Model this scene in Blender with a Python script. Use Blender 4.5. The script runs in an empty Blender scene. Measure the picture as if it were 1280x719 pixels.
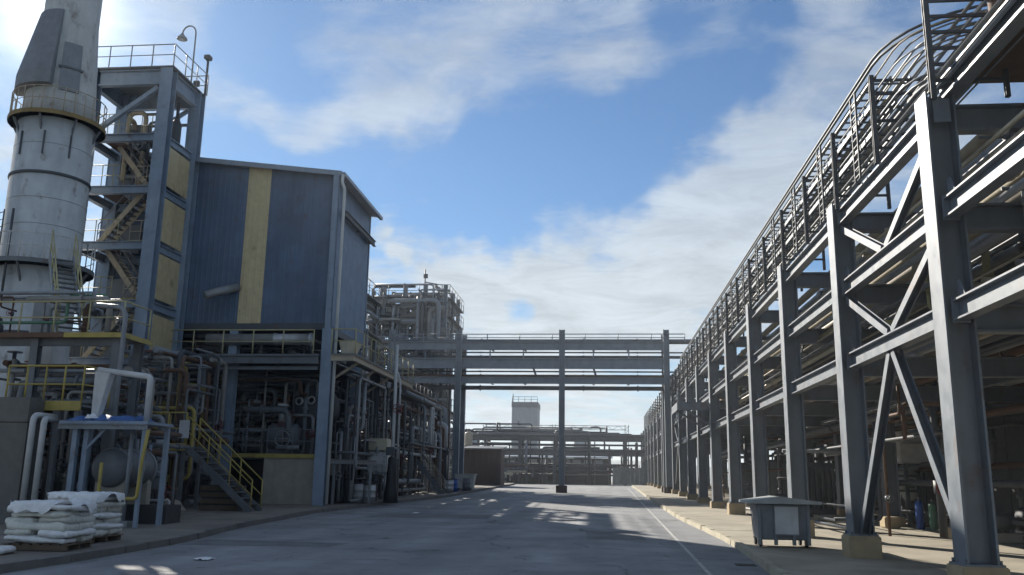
import bpy, bmesh, math, random
from mathutils import Vector, Matrix
SC = bpy.context.scene
COL = SC.collection
rad = math.radians

# ---------------------------------------------------------------- camera
EYE = 1.75
pitch, yaw, roll = rad(12.24), rad(5.88), 0.016
fw = Vector((-math.sin(yaw)*math.cos(pitch), math.cos(yaw)*math.cos(pitch), math.sin(pitch)))
rt = Vector((math.cos(yaw), math.sin(yaw), 0.0))
up = rt.cross(fw)
rt2 = rt*math.cos(roll) + up*math.sin(roll)
up2 = up*math.cos(roll) - rt*math.sin(roll)
cam = bpy.data.cameras.new('camera')
cam.sensor_width = 36.0
cam.lens = 1100.0/1280.0*36.0
cam.clip_start = 0.1
cam.clip_end = 6000.0
cam_o = bpy.data.objects.new('camera', cam)
COL.objects.link(cam_o)
cam_o.matrix_world = Matrix(((rt2.x, up2.x, -fw.x, 0.0), (rt2.y, up2.y, -fw.y, 0.0), (rt2.z, up2.z, -fw.z, EYE), (0, 0, 0, 1)))
SC.camera = cam_o

# ---------------------------------------------------------------- sun, sky, exposure
SUN_AZ, SUN_EL = rad(-35.5), rad(26.0)          # azimuth measured from +Y towards +X
S = Vector((math.sin(SUN_AZ)*math.cos(SUN_EL), math.cos(SUN_AZ)*math.cos(SUN_EL), math.sin(SUN_EL)))
sun = bpy.data.lights.new('sun', 'SUN')
sun.energy = 5.0
sun.angle = rad(0.53)
sun.color = (1.0, 0.93, 0.82)
sun_o = bpy.data.objects.new('sun', sun)
COL.objects.link(sun_o)
sun_o.rotation_euler = (-S).to_track_quat('-Z', 'Y').to_euler()
sun_o.location = S*200
SC.view_settings.view_transform = 'Standard'
SC.view_settings.look = 'None'
SC.view_settings.gamma = 1.0
SC.view_settings.use_curve_mapping = False
SC.view_settings.exposure = 0.9
SC.render.engine = 'CYCLES'
SC.cycles.use_denoising = True
SC.cycles.max_bounces = 4
SC.cycles.use_adaptive_sampling = True
SC.cycles.adaptive_threshold = 0.02
SC.cycles.diffuse_bounces = 3
SC.cycles.glossy_bounces = 3
SC.cycles.volume_bounces = 0
SC.cycles.caustics_reflective = False
SC.cycles.caustics_refractive = False
SC.cycles.sample_clamp_indirect = 6.0
SC.render.filter_size = 1.6

world = bpy.data.worlds.new('World')
SC.world = world
world.use_nodes = True
world.cycles.sampling_method = 'MANUAL'
world.cycles.sample_map_resolution = 512
WN, WL = world.node_tree.nodes, world.node_tree.links
WN.clear()


def wn(t, **k):
    n = WN.new(t)
    for a, b in k.items():
        setattr(n, a, b)
    return n


def wmath(op, a, b=None, c=None, clamp=False):
    n = wn('ShaderNodeMath', operation=op, use_clamp=clamp)
    for i, x in enumerate((a, b, c)):
        if x is None:
            continue
        if isinstance(x, (int, float)):
            n.inputs[i].default_value = x
        else:
            WL.new(x, n.inputs[i])
    return n.outputs[0]


def wvec(op, a, b=None):
    n = wn('ShaderNodeVectorMath', operation=op)
    for i, x in enumerate((a, b)):
        if x is None:
            continue
        if isinstance(x, (tuple, list, Vector)):
            n.inputs[i].default_value = tuple(x)
        else:
            WL.new(x, n.inputs[i])
    return n


def wsmooth(x, lo, hi, a=0.0, b=1.0):
    n = wn('ShaderNodeMapRange', interpolation_type='SMOOTHSTEP')
    n.inputs['From Min'].default_value = lo
    n.inputs['From Max'].default_value = hi
    n.inputs['To Min'].default_value = a
    n.inputs['To Max'].default_value = b
    WL.new(x, n.inputs['Value'])
    return n.outputs[0]


sky = wn('ShaderNodeTexSky', sky_type='NISHITA')
sky.sun_disc = False
sky.sun_elevation = SUN_EL
sky.sun_rotation = SUN_AZ
sky.altitude = 50.0
sky.air_density = 1.0
sky.dust_density = 0.15
sky.ozone_density = 2.0
tc = wn('ShaderNodeTexCoord')
D = wvec('NORMALIZE', tc.outputs['Generated']).outputs[0]
sep = wn('ShaderNodeSeparateXYZ')
WL.new(D, sep.inputs[0])
dz = wmath('MAXIMUM', sep.outputs[2], 0.0)
# the cloud deck: noise on a flat sheet high above, seen in perspective
inv = wmath('DIVIDE', 1.0, wmath('ADD', dz, 0.16))
plane = wn('ShaderNodeCombineXYZ')
WL.new(wmath('MULTIPLY', sep.outputs[0], inv), plane.inputs[0])
WL.new(wmath('MULTIPLY', sep.outputs[1], inv), plane.inputs[1])
mp = wn('ShaderNodeMapping')
mp.inputs['Rotation'].default_value = (0, 0, rad(-24))
mp.inputs['Scale'].default_value = (1.0, 1.35, 1.0)
WL.new(plane.outputs[0], mp.inputs[0])


def wnoise(vec, scale, detail, rough, dist=0.0, off=(0, 0, 0)):
    n = wn('ShaderNodeTexNoise')
    n.inputs['Scale'].default_value = scale
    n.inputs['Detail'].default_value = detail
    n.inputs['Roughness'].default_value = rough
    n.inputs['Distortion'].default_value = dist
    v = wvec('ADD', vec, off).outputs[0]
    WL.new(v, n.inputs['Vector'])
    return n.outputs[0]


n_big = wnoise(mp.outputs[0], 1.3, 3.0, 0.5, 0.4, (3.1, 1.7, 0))
n_fine = wnoise(mp.outputs[0], 2.6, 11.0, 0.60, 0.35, (0.4, 5.2, 0))
n_wisp = wnoise(mp.outputs[0], 7.0, 9.0, 0.64, 0.7, (7.4, 2.2, 0))
# where banks of cloud lie (unit directions, angular size, weight)
LOBES = [
    (-0.0947, 0.8763, 0.4725, 0.104, 0.09),
    (-0.1665, 0.8918, 0.4207, 0.096, 0.16),
    (0.0009, 0.8856, 0.4644, 0.078, 0.10),
    (-0.2777, 0.8729, 0.4012, 0.096, 0.16),
    (-0.3663, 0.8496, 0.3795, 0.070, 0.12),
    (-0.2199, 0.8958, 0.3861, 0.078, 0.12),
    (-0.2980, 0.8428, 0.4482, 0.061, 0.03),
    (-0.2434, 0.9346, 0.2594, 0.023, 0.42),
    (-0.2247, 0.9454, 0.2360, 0.021, 0.32),
    (0.0945, 0.8694, 0.4850, 0.061, -0.16),
    (0.1895, 0.9311, 0.3117, 0.130, 0.26),
    (0.2718, 0.8754, 0.3997, 0.113, 0.06),
    (0.3183, 0.8390, 0.4413, 0.104, 0.03),
    (0.1791, 0.8973, 0.4035, 0.052, -0.20),
    (0.0971, 0.9552, 0.2795, 0.104, 0.26),
    (0.0087, 0.9643, 0.2646, 0.087, 0.22),
    (-0.0908, 0.9658, 0.2427, 0.078, 0.26),
    (-0.1719, 0.9585, 0.2276, 0.061, 0.28),
    (0.0706, 0.9768, 0.2024, 0.104, 0.20),
    (-0.0459, 0.9807, 0.1899, 0.096, 0.17),
    (0.1569, 0.9594, 0.2342, 0.087, 0.12),
    (-0.1003, 0.9823, 0.1580, 0.113, 0.14),
    (0.0261, 0.9840, 0.1765, 0.104, 0.16),
    (-0.1000, 0.9912, 0.0865, 0.174, 0.12),
    (0.0609, 0.9926, 0.1055, 0.174, 0.04),
    (-0.1699, 0.9281, 0.3313, 0.113, -0.44),
    (-0.2824, 0.9057, 0.3162, 0.096, -0.40),
    (0.1131, 0.9089, 0.4014, 0.070, -0.42),
    (-0.0444, 0.9324, 0.3587, 0.087, -0.39),
    (0.0269, 0.9303, 0.3657, 0.087, -0.39),
    (-0.1353, 0.9475, 0.2898, 0.078, -0.24),
    (-0.3520, 0.8217, 0.4483, 0.096, -0.28),
    (-0.3864, 0.8701, 0.3059, 0.078, -0.29),
    (0.0967, 0.9300, 0.3546, 0.061, -0.24),
    (0.1763, 0.8649, 0.4699, 0.052, -0.29),
    (-0.1173, 0.9497, 0.2902, 0.061, -0.34),
    (-0.0022, 0.9694, 0.2455, 0.039, -0.36),
    (-0.1002, 0.9756, 0.1955, 0.039, -0.34),
    (-0.3697, 0.8678, 0.3320, 0.070, -0.34),
    (0.2303, 0.9455, 0.2302, 0.052, -0.19)]
wn_ = wn('ShaderNodeTexNoise')
wn_.inputs['Scale'].default_value = 5.5
wn_.inputs['Detail'].default_value = 4.0
wn_.inputs['Roughness'].default_value = 0.6
WL.new(D, wn_.inputs['Vector'])
wv = wvec('SCALE', wvec('SUBTRACT', wn_.outputs['Color'], (0.5, 0.5, 0.5)).outputs[0])
wv.inputs['Scale'].default_value = 0.16
DW = wvec('ADD', D, wv.outputs[0]).outputs[0]
acc = None
for (lx, ly, lz, s, w) in LOBES:
    d = wvec('DISTANCE', DW, (lx, ly, lz)).outputs['Value']
    m = wsmooth(d, s, s*0.05, 0.0, w)
    acc = m if acc is None else wmath('ADD', acc, m)
cover = wmath('ADD', wmath('MULTIPLY', n_big, 0.30), wmath('MULTIPLY', n_fine, 0.85))
cover = wmath('ADD', cover, wmath('MULTIPLY', n_wisp, 0.30))
cover = wmath('ADD', wmath('ADD', cover, 0.0), acc)
cmask = wsmooth(cover, 0.54, 0.94)
cmask = wmath('MULTIPLY', cmask, wsmooth(sep.outputs[2], 0.44, 0.16, 0.62, 0.94))
low = wsmooth(sep.outputs[2], 0.24, 0.0, 0.0, 0.72)      # thicker, paler air near the horizon
cmask = wmath('MAXIMUM', cmask, low)
# clouds glow round the sun
cs = wvec('DOT_PRODUCT', D, S).outputs['Value']
near_sun = wmath('POWER', wmath('MAXIMUM', cs, 0.0), 110.0)
halo = wmath('POWER', wmath('MAXIMUM', cs, 0.0), 900.0)
shade = wsmooth(wnoise(mp.outputs[0], 3.4, 9.0, 0.68, 0.6, (1.3, 9.2, 0)), 0.28, 0.72, 0.86, 1.20)
cl_val = wmath('MULTIPLY', wmath('ADD', wmath('MULTIPLY', near_sun, 2.0), 7.3), shade)
cl_col = wvec('SCALE', (0.86, 0.94, 1.0))
WL.new(cl_val, cl_col.inputs['Scale'])
tint = wn('ShaderNodeMix', data_type='RGBA', blend_type='MULTIPLY')
tint.inputs['Factor'].default_value = 1.0
WL.new(sky.outputs[0], tint.inputs['A'])
tint.inputs['B'].default_value = (0.62, 0.87, 1.08, 1)
mixc = wn('ShaderNodeMix', data_type='RGBA')
WL.new(cmask, mixc.inputs['Factor'])
WL.new(tint.outputs['Result'], mixc.inputs['A'])
WL.new(cl_col.outputs[0], mixc.inputs['B'])
glow = wvec('SCALE', (1.0, 0.97, 0.92))
WL.new(wmath('ADD', wmath('MULTIPLY', near_sun, 1.2), wmath('MULTIPLY', halo, 12.0)), glow.inputs['Scale'])
tot = wvec('ADD', mixc.outputs['Result'], glow.outputs[0])
bg = wn('ShaderNodeBackground')
bg.inputs['Strength'].default_value = 0.052
WL.new(tot.outputs[0], bg.inputs['Color'])
wo = wn('ShaderNodeOutputWorld')
WL.new(bg.outputs[0], wo.inputs['Surface'])

# ---------------------------------------------------------------- materials
MATS = {}


def mat(name, col, rough=0.6, metal=0.0, var=0.12, scale=3.0, rust=0.0, rust_col=(0.11, 0.05, 0.025), dirt=0.0, bump=0.0, bscale=30.0, spec=0.4, streak=True):
    m = bpy.data.materials.new(name)
    m.use_nodes = True
    N, L = m.node_tree.nodes, m.node_tree.links
    b = N['Principled BSDF']
    b.inputs['Roughness'].default_value = rough
    b.inputs['Metallic'].default_value = metal
    b.inputs['Specular IOR Level'].default_value = spec
    g = N.new('ShaderNodeNewGeometry')

    def noise(sc, det=3.0, stretch=None):
        n = N.new('ShaderNodeTexNoise')
        n.inputs['Scale'].default_value = sc
        n.inputs['Detail'].default_value = det
        n.inputs['Roughness'].default_value = 0.62
        if stretch:
            mpn = N.new('ShaderNodeMapping')
            mpn.inputs['Scale'].default_value = stretch
            L.new(g.outputs['Position'], mpn.inputs[0])
            L.new(mpn.outputs[0], n.inputs['Vector'])
        else:
            L.new(g.outputs['Position'], n.inputs['Vector'])
        return n.outputs[0]

    def ramp(x, lo, hi, a=0.0, bb=1.0):
        r = N.new('ShaderNodeMapRange')
        r.inputs['From Min'].default_value = lo
        r.inputs['From Max'].default_value = hi
        r.inputs['To Min'].default_value = a
        r.inputs['To Max'].default_value = bb
        L.new(x, r.inputs['Value'])
        return r.outputs[0]

    def mix(f, a, c):
        x = N.new('ShaderNodeMix')
        x.data_type = 'RGBA'
        L.new(f, x.inputs['Factor'])
        for s_, q in (('A', a), ('B', c)):
            if isinstance(q, tuple):
                x.inputs[s_].default_value = (*q, 1)
            else:
                L.new(q, x.inputs[s_])
        return x.outputs['Result']
    lo = tuple(c*(1-var) for c in col)
    hi = tuple(min(1, c*(1+var)) for c in col)
    c = mix(ramp(noise(scale), 0.3, 0.7), lo, hi)
    if dirt:
        st = (2.2, 2.2, 0.25) if streak else None
        c = mix(ramp(noise(1.0 if streak else 0.8, 4.0, st), 0.48, 0.78, 0.0, dirt), c, tuple(q*0.42 for q in col))
    if rust:
        c = mix(ramp(noise(2.1, 5.0, (1.0, 1.0, 0.6)), 0.60 - 0.12*rust, 0.72, 0.0, min(1.0, 0.55+0.4*rust)), c, rust_col)
    L.new(c, b.inputs['Base Color'])
    rr = ramp(noise(scale*2.3, 2.0), 0.2, 0.8, max(0.05, rough-0.1), min(1.0, rough+0.12))
    L.new(rr, b.inputs['Roughness'])
    if bump:
        bn = N.new('ShaderNodeBump')
        bn.inputs['Strength'].default_value = bump
        bn.inputs['Distance'].default_value = 0.02
        L.new(noise(bscale, 6.0), bn.inputs['Height'])
        L.new(bn.outputs[0], b.inputs['Normal'])
    MATS[name] = m
    return m


mat('rack_steel', (0.128, 0.152, 0.18), 0.47, spec=0.9, dirt=0.5, rust=0.32, scale=1.5)
mat('bridge_steel', (0.21, 0.24, 0.27), 0.5, dirt=0.3, scale=1.5)
mat('rusty_yellow', (0.24, 0.17, 0.065), 0.7, dirt=0.45, rust=0.4)
mat('blue_steel', (0.22, 0.28, 0.36), 0.5, dirt=0.35, rust=0.1, scale=1.5)
mat('dark_steel', (0.065, 0.072, 0.08), 0.55, dirt=0.3, rust=0.1)
mat('grey_steel', (0.13, 0.14, 0.15), 0.5, dirt=0.4, rust=0.1)
mat('galvanised', (0.24, 0.25, 0.26), 0.45, 0.3, dirt=0.3)
mat('conduit_grey', (0.25, 0.245, 0.23), 0.5, 0.1, dirt=0.3)
mat('conduit_tan', (0.40, 0.34, 0.25), 0.55, dirt=0.35, rust=0.1)
mat('pipe_grey', (0.22, 0.24, 0.26), 0.5, dirt=0.4, rust=0.05)
mat('stack_grey', (0.52, 0.53, 0.52), 0.7, dirt=0.42, scale=1.4, var=0.10, rust=0.08)
mat('stack_dark', (0.20, 0.21, 0.225), 0.6, dirt=0.3)
mat('silver', (0.42, 0.43, 0.44), 0.4, 0.5, dirt=0.35)
mat('white_paint', (0.50, 0.51, 0.51), 0.5, dirt=0.45)
mat('cream', (0.55, 0.50, 0.38), 0.55, dirt=0.4)
mat('yellow', (0.38, 0.30, 0.075), 0.55, dirt=0.5, rust=0.12)
mat('pale_yellow', (0.40, 0.36, 0.19), 0.55, dirt=0.45, rust=0.08)
mat('panel_yellow', (0.52, 0.43, 0.25), 0.6, dirt=0.35, rust=0.05)
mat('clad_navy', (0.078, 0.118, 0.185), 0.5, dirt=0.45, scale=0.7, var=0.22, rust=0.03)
mat('clad_navy_lit', (0.10, 0.15, 0.235), 0.48, dirt=0.25, scale=0.9, var=0.15)  # same cladding as the front, made lighter to paint in the side's light
mat('clad_dark', (0.045, 0.05, 0.055), 0.6, dirt=0.25)
mat('roof_sheet', (0.22, 0.26, 0.31), 0.45, 0.2, dirt=0.3)
mat('rust_brown', (0.12, 0.07, 0.045), 0.75, dirt=0.35, rust=0.5)
mat('brown_wall', (0.085, 0.065, 0.058), 0.75, dirt=0.3)
mat('black', (0.018, 0.019, 0.021), 0.55)
mat('rubber_dark', (0.03, 0.032, 0.036), 0.6)
mat('concrete', (0.36, 0.33, 0.28), 0.85, dirt=0.4, bump=0.25, streak=False)
mat('concrete_wall', (0.33, 0.31, 0.26), 0.85, dirt=0.45, bump=0.2)
mat('pedestal', (0.38, 0.30, 0.19), 0.85, dirt=0.45, bump=0.25)
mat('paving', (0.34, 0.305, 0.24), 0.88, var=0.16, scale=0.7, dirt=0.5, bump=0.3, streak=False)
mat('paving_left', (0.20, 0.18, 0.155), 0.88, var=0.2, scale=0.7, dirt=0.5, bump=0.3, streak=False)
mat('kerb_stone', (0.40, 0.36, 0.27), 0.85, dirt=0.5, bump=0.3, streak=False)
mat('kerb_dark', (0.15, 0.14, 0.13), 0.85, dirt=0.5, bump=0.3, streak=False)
mat('grey_cabin', (0.125, 0.125, 0.118), 0.6, dirt=0.35)
mat('tarp_blue', (0.03, 0.10, 0.28), 0.5)
mat('blue_drum', (0.03, 0.09, 0.33), 0.4)
mat('green_paint', (0.10, 0.22, 0.14), 0.5, dirt=0.3)
mat('sunlit_white', (0.80, 0.80, 0.78), 0.5, dirt=0.25)  # white raised to stand in for sunlight that misses the cooler and tank
mat('sack_white', (0.78, 0.79, 0.80), 0.45, var=0.12, scale=6, bump=0.9, bscale=9)
mat('sack_cream', (0.64, 0.64, 0.58), 0.5, var=0.15, scale=6, dirt=0.35, bump=0.9, bscale=9)
mat('wood', (0.13, 0.095, 0.065), 0.8, dirt=0.3)
mat('bin_grey', (0.20, 0.22, 0.235), 0.55, dirt=0.3)
mat('bin_lid', (0.36, 0.38, 0.37), 0.5, dirt=0.35)
mat('sign_white', (0.52, 0.53, 0.54), 0.5, dirt=0.2)
mat('red_paint', (0.22, 0.04, 0.03), 0.5)
mat('hill_green', (0.05, 0.065, 0.05), 0.9)
mat('paint_line', (0.46, 0.46, 0.44), 0.75, var=0.1, rust=1.3, rust_col=(0.21, 0.21, 0.21))
mat('asphalt_patch', (0.145, 0.148, 0.153), 0.8, var=0.2, scale=1.2, bump=0.35, bscale=60)
mat('cast_iron', (0.06, 0.058, 0.055), 0.6, 0.3, dirt=0.3, rust=0.2)
mat('far_white', (0.40, 0.41, 0.42), 0.6, dirt=0.25)


def asphalt():
    m = mat('asphalt', (0.222, 0.227, 0.235), 0.8, var=0.16, scale=0.35, dirt=0.0, bump=0.35, bscale=60)
    N, L = m.node_tree.nodes, m.node_tree.links
    b = N['Principled BSDF']
    src = b.inputs['Base Color'].links[0].from_socket
    g = N.new('ShaderNodeNewGeometry')
    # worn wheel tracks along the road, oil stains, fine grit
    mp1 = N.new('ShaderNodeMapping')
    mp1.inputs['Scale'].default_value = (0.75, 0.03, 1)
    L.new(g.outputs['Position'], mp1.inputs[0])
    n1 = N.new('ShaderNodeTexNoise')
    n1.inputs['Scale'].default_value = 1.0
    n1.inputs['Detail'].default_value = 5
    L.new(mp1.outputs[0], n1.inputs['Vector'])
    n2 = N.new('ShaderNodeTexNoise')
    n2.inputs['Scale'].default_value = 45
    n2.inputs['Detail'].default_value = 3
    L.new(g.outputs['Position'], n2.inputs['Vector'])
    n3 = N.new('ShaderNodeTexNoise')
    n3.inputs['Scale'].default_value = 0.55
    n3.inputs['Detail'].default_value = 7
    n3.inputs['Roughness'].default_value = 0.7
    L.new(g.outputs['Position'], n3.inputs['Vector'])

    def rmp(x, lo, hi, a, c):
        r = N.new('ShaderNodeMapRange')
        for k, v in (('From Min', lo), ('From Max', hi), ('To Min', a), ('To Max', c)):
            r.inputs[k].default_value = v
        L.new(x, r.inputs['Value'])
        return r.outputs[0]

    def mul(a, c):
        q = N.new('ShaderNodeMath')
        q.operation = 'MULTIPLY'
        L.new(a, q.inputs[0])
        L.new(c, q.inputs[1])
        return q.outputs[0]
    f = mul(mul(rmp(n1.outputs[0], 0.3, 0.7, 0.82, 1.22), rmp(n2.outputs[0], 0.3, 0.7, 0.86, 1.14)), rmp(n3.outputs[0], 0.35, 0.68, 1.16, 0.78))
    vo = N.new('ShaderNodeTexVoronoi')
    vo.feature = 'DISTANCE_TO_EDGE'
    vo.inputs['Scale'].default_value = 0.42
    wv2 = N.new('ShaderNodeTexNoise')
    wv2.inputs['Scale'].default_value = 1.6
    wv2.inputs['Detail'].default_value = 5
    L.new(g.outputs['Position'], wv2.inputs['Vector'])
    ad = N.new('ShaderNodeVectorMath')
    ad.operation = 'MULTIPLY_ADD'
    L.new(wv2.outputs['Color'], ad.inputs[0])
    ad.inputs[1].default_value = (0.9, 0.9, 0.0)
    L.new(g.outputs['Position'], ad.inputs[2])
    L.new(ad.outputs[0], vo.inputs['Vector'])
    gate = rmp(n3.outputs[0], 0.46, 0.56, 0.0, 1.0)
    crk = rmp(vo.outputs['Distance'], 0.0, 0.018, 0.62, 0.0)
    inv_ = N.new('ShaderNodeMath')
    inv_.operation = 'SUBTRACT'
    inv_.inputs[0].default_value = 1.0
    L.new(mul(gate, crk), inv_.inputs[1])
    f = mul(f, inv_.outputs[0])
    v = N.new('ShaderNodeVectorMath')
    v.operation = 'SCALE'
    L.new(src, v.inputs[0])
    L.new(f, v.inputs['Scale'])
    L.new(v.outputs[0], b.inputs['Base Color'])


asphalt()
mat('ground_dirt', (0.13, 0.12, 0.10), 0.9, var=0.2, scale=0.3, bump=0.2)


# ---------------------------------------------------------------- mesh helpers
def gz(y):
    """height of the ground along the road, which climbs gently away from the camera"""
    t = (y - 12.0)
    if t <= 0:
        return 0.0
    if t >= 88:
        return 1.1
    return 0.0125*t


PAVE = 0.12


class MB:
    def __init__(s):
        s.v, s.f, s.sm = [], [], []

    def face(s, idx, smooth=False):
        s.f.append(idx)
        s.sm.append(smooth)

    def hexa(s, P):
        b = len(s.v)
        s.v += [tuple(p) for p in P]
        for q in ((0, 3, 2, 1), (4, 5, 6, 7), (0, 1, 5, 4), (1, 2, 6, 5), (2, 3, 7, 6), (3, 0, 4, 7)):
            s.face([b+i for i in q])
        return s

    def box(s, x0, x1, y0, y1, z0, z1):
        return s.hexa([(x0, y0, z0), (x1, y0, z0), (x1, y1, z0), (x0, y1, z0), (x0, y0, z1), (x1, y0, z1), (x1, y1, z1), (x0, y1, z1)])

    def extrude(s, poly, p0, p1, side, upv):
        """2-D polygon (a along side, b along up), anticlockwise, swept from p0 to p1"""
        b = len(s.v)
        n = len(poly)
        for p in (p0, p1):
            for (a, c) in poly:
                s.v.append(tuple(p + side*a + upv*c))
        for i in range(n):
            j = (i+1) % n
            s.face([b+i, b+j, b+n+j, b+n+i])
        s.face([b+i for i in range(n)][::-1])
        s.face([b+n+i for i in range(n)])
        return s

    def frame(s, p0, p1, upv):
        p0, p1 = Vector(p0), Vector(p1)
        d = (p1-p0).normalized()
        u = Vector(upv)
        if abs(d.dot(u)) > 0.98:
            u = Vector((1, 0, 0)) if abs(d.x) < 0.9 else Vector((0, 1, 0))
        side = d.cross(u).normalized()
        u = side.cross(d).normalized()
        return p0, p1, side, u

    def bar(s, p0, p1, w, h, upv=(0, 0, 1)):
        p0, p1, side, u = s.frame(p0, p1, upv)
        return s.extrude([(-w/2, -h/2), (w/2, -h/2), (w/2, h/2), (-w/2, h/2)], p0, p1, side, u)

    def ibeam(s, p0, p1, w, h, upv=(0, 0, 1), tf=None, tw=None):
        p0, p1, side, u = s.frame(p0, p1, upv)
        tf = tf or h*0.09
        tw = tw or w*0.08
        a, b, c, d = w/2, h/2, tw/2, h/2-tf
        poly = [(-a, -b), (a, -b), (a, -d), (c, -d), (c, d), (a, d), (a, b), (-a, b), (-a, d), (-c, d), (-c, -d), (-a, -d)]
        return s.extrude(poly, p0, p1, side, u)

    def channel(s, p0, p1, w, h, upv=(0, 0, 1), flip=1):
        p0, p1, side, u = s.frame(p0, p1, upv)
        t = 0.012+0.03*w
        side = side*flip
        poly = [(-w/2, -h/2), (w/2, -h/2), (w/2, -h/2+t), (-w/2+t, -h/2+t), (-w/2+t, h/2-t), (w/2, h/2-t), (w/2, h/2), (-w/2, h/2)]
        if flip < 0:
            poly = poly[::-1]
        return s.extrude(poly, p0, p1, side, u)

    def tube(s, pts, r, n=8, bend=0.0, caps=True, seg=5):
        pts = [Vector(p) for p in pts]
        if bend > 0 and len(pts) > 2:
            out = [pts[0]]
            for i in range(1, len(pts)-1):
                a, b, c = pts[i-1], pts[i], pts[i+1]
                d0, d1 = (a-b), (c-b)
                t = min(bend, d0.length*0.48, d1.length*0.48)
                q0, q1 = b+d0.normalized()*t, b+d1.normalized()*t
                for k in range(seg+1):
                    w = k/seg
                    out.append(q0*(1-w)**2 + b*2*w*(1-w) + q1*w*w)
            out.append(pts[-1])
            pts = out
        base = len(s.v)
        N = len(pts)
        d = (pts[1]-pts[0]).normalized()
        u = Vector((0, 0, 1)) if abs(d.z) < 0.9 else Vector((1, 0, 0))
        u = (u - d*u.dot(d)).normalized()
        for i in range(N):
            if i == 0:
                t = (pts[1]-pts[0]).normalized()
            elif i == N-1:
                t = (pts[-1]-pts[-2]).normalized()
            else:
                t = ((pts[i+1]-pts[i]).normalized() + (pts[i]-pts[i-1]).normalized())
                t = t.normalized() if t.length > 1e-6 else (pts[i+1]-pts[i]).normalized()
            u = (u - t*u.dot(t))
            u = u.normalized() if u.length > 1e-6 else Vector((1, 0, 0))
            w = t.cross(u)
            for k in range(n):
                a = 2*math.pi*k/n
                s.v.append(tuple(pts[i] + (u*math.cos(a) + w*math.sin(a))*r))
        for i in range(N-1):
            for k in range(n):
                j = (k+1) % n
                s.face([base+i*n+k, base+i*n+j, base+(i+1)*n+j, base+(i+1)*n+k], True)
        if caps:
            s.face([base+k for k in range(n)][::-1])
            s.face([base+(N-1)*n+k for k in range(n)])
        return s

    def lathe(s, prof, c, axis='z', n=20, smooth=True, a0=0.0, a1=2*math.pi):
        """prof: (radius, distance along the axis) from bottom to top"""
        b = len(s.v)
        full = abs(a1-a0-2*math.pi) < 1e-6
        m = n if full else n+1
        for (r, h) in prof:
            for k in range(m):
                a = a0+(a1-a0)*k/n
                x, y = r*math.cos(a), r*math.sin(a)
                if axis == 'z':
                    s.v.append((c[0]+x, c[1]+y, c[2]+h))
                elif axis == 'x':
                    s.v.append((c[0]+h, c[1]+x, c[2]+y))
                else:
                    s.v.append((c[0]+y, c[1]+h, c[2]+x))
        for i in range(len(prof)-1):
            for k in range(m if full else n):
                j = (k+1) % m
                s.face([b+i*m+k, b+i*m+j, b+(i+1)*m+j, b+(i+1)*m+k], smooth)
        if full:
            if prof[0][0] > 1e-4:
                s.face([b+k for k in range(m)][::-1])
            if prof[-1][0] > 1e-4:
                s.face([b+(len(prof)-1)*m+k for k in range(m)])
        return s

    def mesh(s, name, mt, origin=(0, 0, 0), bevel=0.0):
        me = bpy.data.meshes.new(name)
        o = origin
        me.from_pydata([(x-o[0], y-o[1], z-o[2]) for (x, y, z) in s.v], [], s.f)
        me.polygons.foreach_set('use_smooth', s.sm)
        me.materials.append(MATS[mt])
        if bevel:
            bm = bmesh.new()
            bm.from_mesh(me)
            ed = [e for e in bm.edges if len(e.link_faces) == 2 and e.calc_face_angle(0) > 0.5]
            bmesh.ops.bevel(bm, geom=ed, offset=bevel, segments=2, affect='EDGES', clamp_overlap=True)
            bm.to_mesh(me)
            bm.free()
        me.update()
        return me


def props(o, label=None, cat=None, group=None, kind=None):
    if label:
        o['label'] = label
    if cat:
        o['category'] = cat
    if group:
        o['group'] = group
    if kind:
        o['kind'] = kind
    return o


class T:
    """a thing: an Empty at its base that parents its parts"""
    def __init__(s, name, label, cat, base=(0, 0, 0), group=None, kind=None):
        s.o = bpy.data.objects.new(name, None)
        s.o.empty_display_size = 0.2
        s.o.location = base
        s.b = tuple(base)
        COL.objects.link(s.o)
        props(s.o, label, cat, group, kind)

    def part(s, name, mb, mt, parent=None, label=None, bevel=0.0, kind=None):
        ob = bpy.data.objects.new(name, mb.mesh(name, mt, s.b, bevel))
        COL.objects.link(ob)
        ob.parent = parent or s.o
        props(ob, label, kind=kind)
        return ob

    def shared(s, name, me, loc, parent=None):
        ob = bpy.data.objects.new(name, me)
        COL.objects.link(ob)
        ob.parent = parent or s.o
        ob.location = (loc[0]-s.b[0], loc[1]-s.b[1], loc[2]-s.b[2])
        return ob


def single(name, label, cat, mb, mt, group=None, kind=None, bevel=0.0):
    xs = [p[0] for p in mb.v]
    ys = [p[1] for p in mb.v]
    zs = [p[2] for p in mb.v]
    b = ((min(xs)+max(xs))/2, (min(ys)+max(ys))/2, min(zs))
    ob = bpy.data.objects.new(name, mb.mesh(name, mt, b, bevel))
    ob.location = b
    COL.objects.link(ob)
    return props(ob, label, cat, group, kind)


def rail(mb, pts, h=1.08, step=1.5, r=0.024, toe=0.0, ends=True):
    """handrail: posts, top rail, knee rail along a polyline at deck level"""
    pts = [Vector(p) for p in pts]
    Z = Vector((0, 0, 1))
    mb.tube([p+Z*h for p in pts], r, 6)
    mb.tube([p+Z*h*0.52 for p in pts], r*0.8, 6)
    for i in range(len(pts)-1):
        a, b = pts[i], pts[i+1]
        k = max(1, round((b-a).length/step))
        for j in range(k+1):
            if j == 0 and i > 0:
                continue
            p = a.lerp(b, j/k)
            mb.tube([p, p+Z*h], r, 6)
        if toe:
            mb.bar(a+Z*toe/2, b+Z*toe/2, 0.012, toe)
    return mb


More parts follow.
